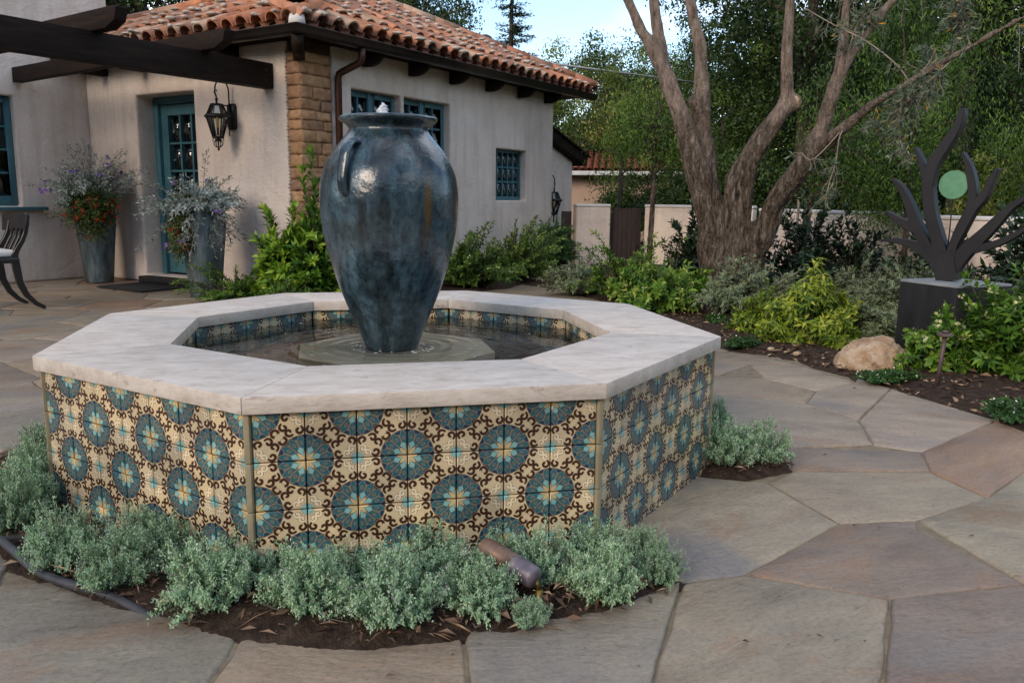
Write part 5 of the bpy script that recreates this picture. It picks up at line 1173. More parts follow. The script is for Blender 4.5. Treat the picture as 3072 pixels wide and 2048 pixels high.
# ------------------------------------------------------------------ thyme round the fountain
def thyme_mesh(seed, n=230):
    a = Acc(); E_ = dome(n, (0, 0, 0), 1.0, 1.0, 1.0, seed, low=.22, amp=.22, shell=(.72, 1.06)); b0 = E_ * np.array([.42, .42, 0]) + np.array([0, 0, .02])
    per = 34; s = .16
    shoots(a, b0 * s, E_ * s, per, .0105, .0052, t0=.22, ang=58, sp=.004, up=.22, tint=(.46, .17), tint_tip=.32, full=False, lj=.5)
    # bushy tips
    m = 8; P = np.repeat(E_ * s, m, 0) + RNG.normal(size=(n * m, 3)) * .006; D = unit(RNG.normal(size=(n * m, 3)) + np.array([0, 0, 1.0])); leaves(a, P, D, rvec(n * m), .0095, .005, np.clip(RNG.normal(.72, .15, n * m), 0, 1), 0, full=False)
    k = RNG.random(n) < .16; P = np.repeat(E_[k] * s, 5, 0) + RNG.normal(size=(k.sum() * 5, 3)) * .006 + [0, 0, .006]; leaves(a, P, rvec(len(P)), rvec(len(P)), .006, .005, RNG.random(len(P)), 1, full=False)
    sk = Acc(); c_ = b0 * .45 + E_ * .55
    for i in range(0, n, 2): sk.tube([b0[i] * s, (b0[i] * .3 + E_[i] * .7) * s, E_[i] * s], [.0018, .0013, .0008], 3, cap=False)
    return a.mesh('foliage', [LF['thyme'], LF['lilac']], attrs=True), sk.mesh('stems', M['twig'])
TMESH = [thyme_mesh(s) for s in (21, 22, 23, 24)]
TLAB = ['at the left front corner of the bed, beside the black hose', 'low on the soil beyond the hose, second from the left', 'against the tiles of the left front face', 'in front of the tiled front left corner', 'behind the big clump, close under the front left tile corner', 'in the front row below the second star of the front face',
        'between two front row clumps and the front tiles, left of middle', 'largest in the middle of the front row, spreading over the soil', 'tall against the middle of the front tiles', 'in front of the copper spotlight, leaning towards it', 'against the tiles behind the copper spotlight', 'left of and over the copper spotlight head',
        'right of the copper spotlight stake', 'against the front right tile corner behind the spotlight', 'at the right tip of the front bed on the paving edge', 'small, between the right tip and the tile corner', 'wide, at the far left edge of the picture beside the basin', 'leaning out of the left edge of the picture', 'beside the left basin corner and the pale coping', 'in shade against the left tile face', 'right of the basin at the side bed, against the tiles', 'at the outer side of the right hand bed on the paving', 'small, at the far end of the right hand bed',
        'against the left half of the front tiles in the second row', 'low, between the middle clumps and the front tiles', 'tiny sprig at the bed edge below the spotlight stake']
for i, (x, y, r, h) in enumerate(THYME):
    dx, dy = (0, 0)
    q = math.hypot(x, y)
    if q < 1.20: x, y = x * 1.20 / q, y * 1.20 / q
    t = thing('thyme_clump', (x, y, .005), 'grey green thyme clump ' + TLAB[i], 'thyme', 'thyme clumps round the fountain')
    fm, sm = TMESH[i % 4]; k = r * .95 / .16; kz = min(h * .72, .20) / .16
    Mx = Matrix.Translation((x, y, .005)) @ Matrix.Rotation(i * 1.3, 4, 'Z') @ Matrix.Diagonal((k, k, kz, 1))
    place('foliage', fm, t, Mx); place('stems', sm, t, Mx)

# ------------------------------------------------------------------ shrubs
def shrub(name, label, x, y, rx, h, leafm, n, per, L, W, seed, cat='shrub', ry=None, group=None, t0=.45, ang=52, low=.1, amp=.3, shell=(.62, 1.05), up=.2, stem=.006, tint=(.45, .2), droop=.15, full=True, flowers=None, arch=0.0, inner=.25, z0=.015, stemm='dark_bark', tip=.3, lean=(0, 0)):
    t = thing(name, (x, y, z0), label, cat, group); c = np.array([x, y, z0]); ry = ry or rx
    E_ = dome(n, c, rx, ry, h, seed, low=low, amp=amp, shell=shell); E_[:, 0] += lean[0] * (E_[:, 2] - z0) / h; E_[:, 1] += lean[1] * (E_[:, 2] - z0) / h
    m = int(n * inner)
    if m: E_ = np.concatenate([E_, dome(m, c, rx * .72, ry * .72, h * .72, seed + 1, low=low)])
    b0 = c + (E_ - c) * np.array([.16, .16, 0]) + RNG.normal(size=E_.shape) * np.array([.02, .02, 0])
    a = Acc(); b, k, e = shoots(a, b0, E_, per, L, W, t0=t0, ang=ang, sp=L * .18, tint=tint, up=up, full=full, droop=droop, arch=arch, tint_tip=tip)
    obj('foliage', a, leafm, t, attrs=True)
    s = Acc(); stems_tubes(s, b, k, e, stem, stem * .35, 4, range(0, len(e), 2 if n > 120 else 1)); obj('stems', s, M[stemm], t)
    if flowers:
        nm, fm, cnt, r, per_f = flowers; f = Acc(); top = e[:n][e[:n, 2] > z0 + h * .35]; P = []
        for q in top[RNG.choice(len(top), min(cnt, len(top)), replace=False)]: P += [q + RNG.normal(size=3) * r * 1.2 + [0, 0, r * .6] for _ in range(per_f)]
        dots(f, P, r); obj('blossom', f, fm, t, kind='stuff', attrs=True)
    return t
G_ = 'shrubs in the garden beds'
shrub('pittosporum', 'tall bright green glossy shrub against the adobe corner left of the urn', -.62, 4.78, .44, 1.16, LF['pitto'], 125, 40, .085, .034, 31, group=G_, ang=46, amp=.42, shell=(.5, 1.05), up=.35, tint=(.55, .2), tip=.55)
shrub('pittosporum', 'darker glossy shrub directly behind the urn at its left', -.34, 4.50, .27, 1.06, LF['pitto'], 64, 34, .085, .034, 32, group=G_, ang=46, amp=.3, up=.35, tint=(.3, .18), tip=.4)
shrub('ferny_shrub', 'low feathery green plant at the foot of the right planter', -1.06, 4.98, .40, .32, LF['fern'], 150, 34, .030, .012, 33, group=G_, amp=.45, full=False, tip=.45)
shrub('ferny_shrub', 'low feathery green plant under the tall glossy shrub', -.62, 4.42, .36, .26, LF['fern'], 120, 32, .030, .012, 34, group=G_, amp=.4, full=False)
shrub('abelia_shrub', 'leafy green shrub with tiny pale flowers just right of the urn', 1.30, 5.95, .52, .56, LF['abelia'], 260, 36, .044, .022, 35, group=G_, amp=.4, flowers=('f', LF['white'], 16, .010, 2))
shrub('abelia_shrub', 'leafy green shrub under the small barred window', 2.0, 6.75, .50, .60, LF['abelia'], 250, 36, .042, .021, 36, group=G_, amp=.42, tint=(.52, .2))
shrub('rosemary', 'upright dark green rosemary bush at the far corner of the house', 2.74, 7.66, .40, .84, LF['rosemary'], 420, 50, .036, .009, 37, group=G_, amp=.2, ang=38, up=.35, low=.2, full=False, t0=.25)
shrub('rosemary', 'low grey green tuft in front of the upright rosemary', 2.36, 6.35, .17, .22, LF['varieg'], 60, 26, .03, .012, 38, group=G_, full=False)
shrub('variegated_shrub', 'small variegated cream edged shrub beside the path behind the coping', 2.38, 5.16, .36, .40, LF['varieg'], 90, 22, .055, .023, 39, group=G_, ang=60, amp=.3, stemm='twig', stem=.007)
shrub('nandina', 'bright green leafy shrub in the middle of the garden bed behind the basin', 2.66, 3.72, .46, .46, LF['nandina'], 190, 30, .052, .021, 40, group=G_, amp=.45, tip=.4, flowers=('f', LF['cream'], 14, .011, 3), droop=.25)
shrub('nandina', 'bright green shrub with upright flowering tips below the brown gate', 2.66, 4.55, .34, .56, LF['nandina'], 110, 30, .050, .020, 41, group=G_, amp=.55, tip=.4, up=.35, flowers=('f', LF['cream'], 14, .012, 3), droop=.25)
shrub('variegated_shrub', 'variegated grey green shrub at the foot of the olive trunk', 3.13, 3.05, .36, .46, LF['varieg'], 120, 24, .060, .025, 42, group=G_, ang=60, low=.3, stemm='twig', stem=.008, amp=.28)
shrub('lime_shrub', 'rounded yellow green shrub with drooping leaves beside the boulder', 3.10, 2.02, .40, .50, LF['yellow'], 290, 32, .052, .020, 43, group=G_, droop=.4, arch=-.45, amp=.18, tip=.5, ang=62, up=.08, shell=(.7, 1.0))
shrub('lime_shrub', 'smaller yellow green shrub between the variegated shrub and the rounded one', 2.93, 2.42, .22, .28, LF['yellow'], 100, 26, .042, .017, 44, group=G_, droop=.3, arch=-.2, tint=(.4, .2), flowers=('f', LF['cream'], 8, .009, 3))
shrub('variegated_shrub', 'pale variegated shrub close against the left side of the dark pedestal', 3.62, 1.98, .20, .30, LF['varieg'], 70, 20, .058, .028, 45, group=G_, ang=62, tint=(.6, .2))
shrub('variegated_shrub', 'wide variegated shrub behind the rounded yellow green one', 4.55, 2.75, .42, .50, LF['varieg'], 170, 22, .055, .025, 46, group=G_, ang=60, tint=(.4, .2))
shrub('variegated_shrub', 'dim variegated shrub in front of the far garden wall', 4.75, 3.75, .40, .42, LF['varieg'], 140, 20, .055, .022, 47, group=G_, ang=60, tint=(.3, .2))
shrub('flowering_shrub', 'large green shrub with cream flower heads at the right edge', 3.62, .72, .36, .58, LF['nandina'], 170, 30, .062, .025, 48, group=G_, amp=.45, tip=.25, droop=.28, ang=58, flowers=('f', LF['cream'], 34, .012, 6), tint=(.36, .16))
shrub('flowering_shrub', 'arching flowering sprigs in front of the dark pedestal', 3.28, .92, .22, .44, LF['nandina'], 46, 26, .056, .022, 49, group=G_, amp=.5, up=.4, droop=.25, flowers=('f', LF['cream'], 16, .012, 6), inner=.5, tint=(.42, .18))
shrub('camellia', 'dark glossy shrub against the wall left of the olive trunk', 4.05, 6.05, .26, .98, LF['camellia'], 70, 26, .095, .042, 50, group=G_, amp=.35, up=.35, tip=.1)
shrub('camellia', 'dark glossy shrub right of the olive trunk behind the leaning stem', 4.55, 4.45, .36, .86, LF['camellia'], 110, 26, .085, .036, 51, group=G_, amp=.4, up=.35, tip=.1)
shrub('camellia', 'dark glossy shrub in front of the wall between the stem and the sculpture', 4.98, 4.15, .38, .70, LF['camellia'], 110, 26, .085, .036, 52, group=G_, amp=.4, up=.35, tip=.1)
shrub('camellia', 'dark glossy mass behind the sculpture at the right edge', 5.35, 2.10, .62, 1.02, LF['camellia'], 240, 28, .085, .036, 53, group=G_, amp=.35, up=.3, tip=.1)
shrub('camellia', 'dark glossy shrub against the wall left of the sculpture', 5.30, 3.45, .40, .72, LF['camellia'], 120, 26, .085, .036, 54, group=G_, amp=.35, up=.3, tip=.1)
shrub('lily_sprig', 'thin upright sprig with paired leaves before the right garden wall', 3.55, 5.5, .14, .62, LF['mid'], 8, 14, .07, .026, 55, group=G_, up=.5, inner=0, amp=.2, low=.5)
for i, (x, y, rx, ry, lab) in enumerate(((2.53, 1.86, .13, .10, 'small mat of green ground cover by the right basin corner'), (2.84, .72, .22, .10, 'green ground cover with white flowers in front of the boulder'), (2.93, -.06, .16, .16, 'green ground cover with white flowers at the right edge of the path'), (3.22, 1.02, .30, .10, 'green ground cover with white flowers between the boulder and the pedestal'), (2.86, 2.9, .10, .14, 'small green patch beneath the variegated shrub'))):
    shrub('ground_cover', lab, x, y, rx, .075, LF['cover'], 150, 14, .020, .013, 60 + i, ry=ry, cat='ground cover', group='ground cover patches along the path', t0=.3, up=.05, low=.25, stem=.0015, full=False, amp=.35, flowers=('f', LF['white'], 40 if i else 8, .0065, 1), inner=.6)

# ------------------------------------------------------------------ olive tree
def remesh(acc, voxel, amp, seed, name, mat):
    me = acc.mesh('tmp', mat); o = bpy.data.objects.new('tmp', me); COL.objects.link(o)
    md = o.modifiers.new('r', 'REMESH'); md.mode = 'VOXEL'; md.voxel_size = voxel
    dg = bpy.context.evaluated_depsgraph_get(); ev = o.evaluated_get(dg); m2 = bpy.data.meshes.new_from_object(ev)
    n = len(m2.vertices); co = np.empty(n * 3); m2.vertices.foreach_get('co', co); co = co.reshape(-1, 3)
    nr = np.empty(n * 3); m2.vertices.foreach_get('normal', nr); nr = nr.reshape(-1, 3)
    # relax, then push knots and furrows along the normals
    ed = np.empty(len(m2.edges) * 2, int); m2.edges.foreach_get('vertices', ed); ed = ed.reshape(-1, 2)
    for _ in range(5):
        s = np.zeros((n, 3)); k = np.zeros(n)
        np.add.at(s, ed[:, 0], co[ed[:, 1]]); np.add.at(s, ed[:, 1], co[ed[:, 0]]); np.add.at(k, ed[:, 0], 1); np.add.at(k, ed[:, 1], 1)
        co = co * .5 + .5 * s / k[:, None]
    d = np.array([mnoise.fractal(Vector((p[0] * 12, p[1] * 12, p[2] * 2.6 + seed)), 1.0, 2.1, 4) * .8 + 1.5 * (.35 - abs(mnoise.noise(Vector((p[0] * 6.5 + .8 * p[2], p[1] * 6.5 - .6 * p[2], p[2] * .9 + seed))))) + .7 * mnoise.noise(Vector((p[0] * 5, p[1] * 5, p[2] * 4 + seed))) for p in co])
    fall = np.clip(1.25 - co[:, 2] * .55, .34, 1.0)
    co += nr * (d * amp * fall)[:, None]
    m2.vertices.foreach_set('co', co.ravel()); m2.name = name; m2.polygons.foreach_set('use_smooth', [True] * len(m2.polygons)); m2.update()
    bpy.data.objects.remove(o); return m2
olive = thing('olive_tree', (3.46, 3.90, -.02), 'old multi stemmed olive tree with gnarled trunk in the garden bed', 'tree')
a = Acc()
def dense(pts, m=3):
    return smooth_prof([tuple(p) for p in pts], m)
for k in ('trunk', 'trunkR', 'trunkL', 'l1', 'l1b', 'l2', 'l3', 'l3b', 'l4', 'l4a', 'l4b', 'l4c'):
    p = dense(OLIVE[k]); a.tube([q[:3] for q in p], [q[3] * .90 for q in p], 14, wob=.04)
for x, y, z, r in ((3.80, 3.56, 1.86, .075), (3.16, 4.14, 1.90, .08), (3.05, 4.12, 1.60, .06), (3.6, 3.72, .62, .09), (3.33, 3.9, .30, .10)): a.ball((x, y, z), r, r, r, 10, 7, jit=.2)
me = remesh(a, .018, .034, 3, 'trunk', M['olive_bark'])
me.materials.clear(); me.materials.append(M['olive_bark'])
n = len(me.polygons); cz = np.empty(n * 3); me.polygons.foreach_get('center', cz); cz = cz.reshape(-1, 3)
up_m = 0 * (cz[:, 2] > 1.92 + .06 * np.sin(cz[:, 0] * 31) + .05 * np.sin(cz[:, 1] * 27)) | ((cz[:, 0] > 3.47) & (cz[:, 2] > 1.22) & (cz[:, 0] < 3.85) & (cz[:, 1] > 3.55))
me.polygons.foreach_set('material_index', up_m.astype(np.int32))
ol = bpy.data.objects.new('trunk', me); link(ol, olive); ol.location = -worg(olive)
a = Acc(); V = [(3.79, 3.53, 1.885)]; 
cdir = Vector((-.62, -.78, .12)).normalized(); ca = cdir.orthogonal().normalized(); cb = cdir.cross(ca); cc0 = Vector((3.778, 3.505, 1.878))
a.add([cc0 + (ca * math.cos(2 * PI * k / 12) + cb * math.sin(2 * PI * k / 12)) * .036 * (1.25 if k % 12 in (3, 9) else 1) for k in range(12)] + [cc0 - cdir * .05 + (ca * math.cos(2 * PI * k / 12) + cb * math.sin(2 * PI * k / 12)) * .05 for k in range(12)], [tuple(range(12))] + [(12 + k, 12 + (k + 1) % 12, (k + 1) % 12, k) for k in range(12)])
obj('pruning_cut', a, M['boulder'], olive)
tw = Acc(); lv = Acc()
for k, pts in TWIGS.items():
    p = smooth_prof([tuple(q) for q in pts], 4); tw.tube([q[:3] for q in p], [max(q[3], .003) for q in p], 5, cap=False)
    P0 = np.array([q[:3] for q in p]); n = len(P0)
    dens = {'t5': 4, 't4': 7, 't1': 7}.get(k, 18); m = n * dens // 6
    for i in range(m):
        f = random.uniform(.12 if k not in ('t4', 't5') else .5, 1) * (n - 1); j = int(min(f, n - 2)); q = P0[j] + (P0[j + 1] - P0[j]) * (f - j)
        sd = rvec(1)[0]; e = q + unit(P0[j + 1] - P0[j] + sd * 1.2) * random.uniform(.05, .17); e[2] -= random.uniform(0, .06)
        c_ = (q + e) / 2 + rvec(1)[0] * .02; tw.tube([q, c_, e], [.0025, .002, .001], 4, cap=False)
        nn = random.randint(5, 9); t = np.linspace(.3, 1, nn)[:, None]; PP = q + (e - q) * t; DD = unit(np.tile(e - q, (nn, 1)) * 4 + rvec(nn) * .55)
        leaves(lv, PP, DD, rvec(nn), RNG.uniform(.045, .085, nn), RNG.uniform(.011, .018, nn), np.clip(RNG.normal(.52, .22, nn), 0, 1), 0)
for k in range(26):                                              # fine sprays hanging off the outer limbs
    src = OLIVE[random.choice(('l4c', 'l4c', 'l4b', 'l4a', 'l1b', 'l2'))]; j = random.randint(2, len(src) - 2); f = random.random()
    q = np.array(src[j][:3]) * (1 - f) + np.array(src[j + 1][:3]) * f; Lh = random.uniform(.18, .42); sw = rvec(1)[0] * .12
    pts = [q + np.array([sw[0] * u, sw[1] * u, .04 * math.sin(3 * u) - Lh * u * u]) for u in np.linspace(0, 1, 6)]; tw.tube(pts, [.004, .0035, .003, .0025, .002, .0012], 4, cap=False)
    nn = random.randint(14, 26); u = RNG.uniform(.25, 1, nn); PP = np.stack([np.interp(u, np.linspace(0, 1, 6), [p_[c_] for p_ in pts]) for c_ in range(3)], 1)
    leaves(lv, PP, unit(rvec(nn) + [0, 0, -.5]), rvec(nn), RNG.uniform(.04, .075, nn), RNG.uniform(.010, .016, nn), np.clip(RNG.normal(.58, .2, nn), 0, 1), 0)
nn = 9; q = np.array(TWIGS['t4'][-1][:3]); leaves(lv, np.tile(q, (nn, 1)), unit(rvec(nn) + [0, 0, -.9]), rvec(nn), .10, .022, np.full(nn, .9), 0)
obj('twigs', tw, M['twig'], olive, kind='stuff'); obj('leaves', lv, LF['olive'], olive, attrs=True, kind='stuff')

# ------------------------------------------------------------------ sculpture on its pedestal
PB, PLc, PRc = Vector((3.58, 1.14, 0)), Vector((3.52, 1.60, 0)), Vector((4.04, 1.20, 0)); pe1, pe2 = PRc - PB, PLc - PB
ped = thing('pedestal', (3.78, 1.40, 0), 'square black stone plinth standing under the metal tree sculpture', 'pedestal')
a = Acc(); pc = PB + pe1 / 2 + pe2 / 2; a.box(pc + UZ * .225, pe1 / 2, pe2 / 2, UZ * .255); obj('block', a, M['pedestal'], ped, bevel=.006)
a = Acc(); a.box(pc + UZ * .491, pe1 * .497, pe2 * .497, UZ * .0085); 
M['slate_top'] = mk('slate_top', [(.3, (.16, .18, .19)), (.7, (.27, .29, .30))], scale=7, rough=.5)
obj('top_slab', a, M['slate_top'], ped, bevel=.003)
sculp = thing('tree_sculpture', (3.78, 1.40, .5), 'black steel tree sculpture with curved branches on the dark pedestal', 'sculpture')
sr, sn, so = Vector((.489, -.869, 0)), Vector((-.869, -.489, 0)), Vector((3.78, 1.40, 0))
def plate(pts, d0, d1, name):
    p = smooth_prof([tuple(q) for q in pts], 4); n = len(p); V = []
    for i, (x, z, w) in enumerate(p):
        x0, z0, _ = p[max(i - 1, 0)]; x1, z1, _ = p[min(i + 1, n - 1)]; d = Vector((x1 - x0, z1 - z0)).normalized(); nx, nz = -d.y, d.x
        w *= .80 if name == 'branch' else .9
        for s_, dd in ((1, d0), (-1, d0), (-1, d1), (1, d1)): V.append(so + sr * (x + nx * s_ * w / 2) + UZ * (z + nz * s_ * w / 2) + sn * dd)
    F = [(i * 4 + k, (i + 1) * 4 + k, (i + 1) * 4 + (k + 1) % 4, i * 4 + (k + 1) % 4) for i in range(n - 1) for k in range(4)] + [(0, 1, 2, 3), (4 * n - 1, 4 * n - 2, 4 * n - 3, 4 * n - 4)]
    a = Acc(); a.add(V, F); obj(name, a, M['steel'], sculp, bevel=.003, bseg=1)
for i, b_ in enumerate(SCULPT):
    e = .0012 * i; plate([(max(x, -.9), max(z, .5), w) for x, z, w in b_], .042 - e, -.042 + e, 'trunk' if i == 0 else 'branch')
a = Acc(); dc = so + sr * (-.067) + UZ * 1.124; V = []
for d in (.008, -.008): V += [dc + sn * d + (sr * math.cos(2 * PI * k / 40) + UZ * math.sin(2 * PI * k / 40)) * .092 for k in range(40)]
a.add(V, [tuple(range(40))[::-1], tuple(range(40, 80))] + [(k, (k + 1) % 40, 40 + (k + 1) % 40, 40 + k) for k in range(40)]); obj('disc', a, M['verdigris'], sculp, bevel=.002, bseg=1)
a = Acc(); a.tube([so + sr * (-.066) + UZ * .66, dc - UZ * .096 + sr * .002], .0045, 6); obj('rod', a, M['iron'], sculp)
a = Acc(); a.tube([dc + UZ * .096, dc + UZ * .32 - sr * .008], .003, 6); obj('hanging_wire', a, M['iron'], sculp)

# ------------------------------------------------------------------ boulder, path light, spotlight, hose
bo = thing('boulder', (2.97, 1.10, -.02), 'tan sandstone boulder at the edge of the path', 'boulder')
a = Acc(); bm = bmesh.new(); bmesh.ops.create_icosphere(bm, subdivisions=5, radius=1.0)
V = []
for v in bm.verts:
    p = v.co.copy(); k = 1 + .20 * mnoise.noise(p * 1.3 + Vector((4.2, 1, 7))) + .09 * mnoise.noise(p * 3.1 + Vector((9, 2, 1))) + .06 * mnoise.fractal(p * 5, 1, 2, 5)
    k = min(k, 1.12 - .06 * abs(p.x + .3 * p.y))
    q = Vector((p.x * .205 * k, p.y * .17 * k, p.z * .185 * k)); q.z += .035 * p.x
    c, s = math.cos(-.5), math.sin(-.5); V.append((2.97 + q.x * c - q.y * s, 1.10 + q.x * s + q.y * c, .012 + max(q.z, -.06)))
a.add(V, [tuple(v.index for v in f.verts) for f in bm.faces]); bm.free(); obj('rock', a, M['boulder'], bo, smooth=True)
for i, (x, y, r) in enumerate(((2.66, 1.72, .020), (2.74, 1.53, .024), (2.60, 1.95, .018), (2.70, 1.60, .012), (2.83, 1.36, .013))):
    a = Acc(); a.ball((x, y, .022), r * 1.3, r, r * .7, 10, 7, jit=.12); tag(obj('pebble', a, M['boulder'], None, smooth=True, loc=(x, y, .02)), ('small tan pebble on the soil beside the basin corner', 'pale pebble on the soil, largest of the few near the lime shrub', 'small pebble on the soil under the variegated shrub', 'tiny pebble next to the pale one on the soil', 'tiny pebble on the soil left of the boulder')[i], 'pebble', 'pebbles on the soil by the path')
pl = thing('path_light', (2.98, .53, .02), 'thin copper path light with a mushroom cap beside the path', 'path light')
tp = Vector((2.995, .522, .30)); bs_ = Vector((2.978, .531, .0))
a = Acc(); a.tube([bs_, bs_.lerp(tp, .5), tp], [.0125, .0115, .0115], 12); obj('stem', a, M['path_copper'], pl, smooth=True)
a = Acc(); a.lathe([(.0, .0), (.034, -.004), (.044, -.014), (.043, -.017), (.02, -.008), (.0, -.006)], tp + UZ * .018, 24, cap=False); a.lathe([(.0, .008), (.018, .006), (.020, -.002), (.016, -.004)], tp + UZ * .022, 20, cap=False); obj('cap', a, M['path_copper'], pl, smooth=True)
a = Acc(); a.tube([tp - UZ * .01, tp + UZ * .016], .015, 12); obj('collar', a, M['aged_copper'], pl, smooth=True)
sp = thing('spotlight', (.234, -1.405, .0), 'aged copper garden spotlight aimed at the fountain among the thyme', 'spotlight')
A_, B_ = Vector((.112, -1.275, .118)), Vector((.222, -1.415, .079)); d = (B_ - A_)
a = Acc(); a.tube([A_ - d * .02, A_ + d * .03, A_ + d * .12, A_ + d * .60], [.010, .023, .028, .029], 22); obj('shroud', a, M['aged_copper'], sp, smooth=True)
a = Acc(); a.tube([A_ + d * .60, A_ + d * .62, A_ + d * .95, B_], [.0285, .0295, .0285, .025], 22); obj('lamp_body', a, M['slate_copper'], sp, smooth=True)
a = Acc(); a.tube([(.234, -1.408, -.03), (.234, -1.408, .046)], .0105, 14); a.tube([(.234, -1.408, .046), (.226, -1.40, .07)], .007, 10); obj('stake', a, M['brass'], sp, smooth=True)
a = Acc(); hp = [(-1.40, -.70, .02), (-1.263, -.785, .035), (-1.19, -.81, .045), (-1.125, -.872, .028), (-1.056, -.962, .018), (-.974, -1.045, .015), (-.897, -1.10, .012), (-.812, -1.158, .006), (-.70, -1.26, -.012)]
p = smooth_prof(hp, 5); a.tube([q for q in p], .0125, 12); tag(obj('irrigation_hose', a, M['hose'], None, smooth=True, loc=(-1.0, -1.0, 0)), 'black irrigation hose lying along the left edge of the thyme bed', 'hose')
a = Acc(); a.tube([(-1.22, -.80, .045), (-1.12, -.83, .055), (-1.06, -.86, .05), (-1.0, -.88, .035), (-.95, -.90, .01)], .008, 8); tag(obj('irrigation_tube', a, M['rubber'], None, smooth=True, loc=(-1.1, -.85, 0)), 'thin black tube branching off the irrigation hose into the thyme', 'hose')

# ------------------------------------------------------------------ garden walls, gate, neighbour's house
def gwall(name, A, B, h, label, th=.20, cat='wall'):
    A, B = Vector(A), Vector(B); e = (B - A).normalized(); n = Vector((e.y, -e.x, 0)); L = (B - A).length
    t = thing(name, ((A + B) / 2), label, cat, 'garden walls at the back'); a = Acc(); m = (A + B) / 2
    a.box(m + UZ * (h / 2 - .06) - n * th / 2, e * L / 2, n * th / 2, UZ * (h / 2 + .02)); obj('wall_body', a, M['garden_stucco'], t, bevel=.025, bseg=3)
    a = Acc(); a.box(m + UZ * (h - .02) - n * th / 2, e * (L / 2 + .004), n * (th / 2 + .006), UZ * .022); obj('cap', a, M['plaster'], t, bevel=.018, bseg=3)
gwall('garden_wall', (3.42, 8.74, 0), (3.95, 8.72, 0), .93, 'short piece of pink stucco wall left of the brown gate')
gwall('garden_wall', (4.49, 8.72, 0), (5.65, 7.55, 0), .93, 'pink stucco wall between the brown gate and the olive trunk')
gwall('garden_wall', (5.66, 7.40, 0), (5.62, 4.30, 0), .90, 'pink stucco wall to the right of the olive behind the sculpture')
gwall('garden_wall', (5.70, 4.20, 0), (6.9, .6, 0), .88, 'dim stretch of stucco wall behind the dark shrubs at the right edge')
gate = thing('garden_gate', (4.22, 8.86, 0), 'dark brown wooden plank gate set between two pink stucco walls', 'gate')
for i in range(7):
    a = Acc(); a.box((3.955 + .0765 * (i + .5), 8.86, .44), (.037, 0, 0), (0, .018, 0), (0, 0, .43)); obj('plank', a, M['wood_gate'], gate, bevel=.004, bseg=1)
for z in (.2, .74):
    a = Acc(); a.box((4.222, 8.895, z), (.265, 0, 0), (0, .014, 0), (0, 0, .045)); obj('crossbar', a, M['wood_gate'], gate)
a = Acc(); a.box((4.43, 8.835, .28), (.018, 0, 0), (0, .006, 0), (0, 0, .035)); a.ball((4.43, 8.82, .29), .012, .012, .012, 8, 6); obj('latch', a, M['iron'], gate)
a = Acc(); a.box((3.30, 8.86, .40), (.075, 0, 0), (0, .02, 0), (0, 0, .42)); tag(obj('wood_panel', a, M['wood_gate'], None, loc=(3.30, 8.86, 0), bevel=.004), 'narrow dark wood panel between the lantern and the stucco wall', 'panel')
nb = thing('neighbour_house', (7.3, 17.5, 0), "neighbour's low house with orange clay tile roof beyond the garden wall", 'house')
A_, B_ = Vector((4.9, 16.2, 0)), Vector((8.5, 14.9, 0)); e = (B_ - A_).normalized(); n = Vector((e.y, -e.x, 0))
wall("house_wall", A_ - n * .3, e, n, (B_ - A_).length, 1.62, .3, [], M['neigh_wall'], nb, bev=.02)
a = Acc(); rows_n, cols_n = 11, 26; L = (B_ - A_).length + .3; sl = Vector((-n.x * .96, -n.y * .96, .30)); rib = .5 * L / cols_n
for r in range(rows_n):
    for c in range(cols_n):
        o_ = A_ - e * .15 + n * .12 + e * ((c + .5) * L / cols_n) + UZ * 1.66 + sl * (r * .165); V = []
        for q, rr in ((0, rib * .95), (.19, rib * .80)):
            for k in range(5): t = PI * k / 4; V.append(o_ + sl * q + e * rr * math.cos(t) + UZ * (rr * math.sin(t) * .8 + (.018 if q == 0 else 0)))
        a.add(V, [(k, 5 + k, 6 + k, k + 1) for k in range(4)])
obj('roof_tiles', a, M['neigh_roof'], nb, kind='stuff', smooth=True)
a = Acc(); c_ = (A_ + B_) / 2 + n * .1; a.box(c_ + UZ * 1.60, e * (L / 2), n * .06, UZ * .05); obj('gutter', a, M['pale_trim'], nb, bevel=.01)
a = Acc(); c_ = (A_ + B_) / 2; V = [A_ - e * .2 + n * .15 + UZ * 1.62, B_ + e * .2 + n * .15 + UZ * 1.62]; V += [V[1] + sl * 1.95, V[0] + sl * 1.95]; V = [v - UZ * .02 for v in V]; a.add(V, [(0, 1, 2, 3)]); a.add([V[3], V[2], V[2] - n * 2 - UZ * .6, V[3] - n * 2 - UZ * .6], [(0, 1, 2, 3)]); obj('roof_deck', a, M['clay_pan'], nb)
a = Acc(); q = A_ + e * 1.5 + sl * 1.95 + UZ * 1.62; a.box(q + UZ * .08, e * .06, n * .06, UZ * .10); obj('chimney', a, M['neigh_roof'], nb)

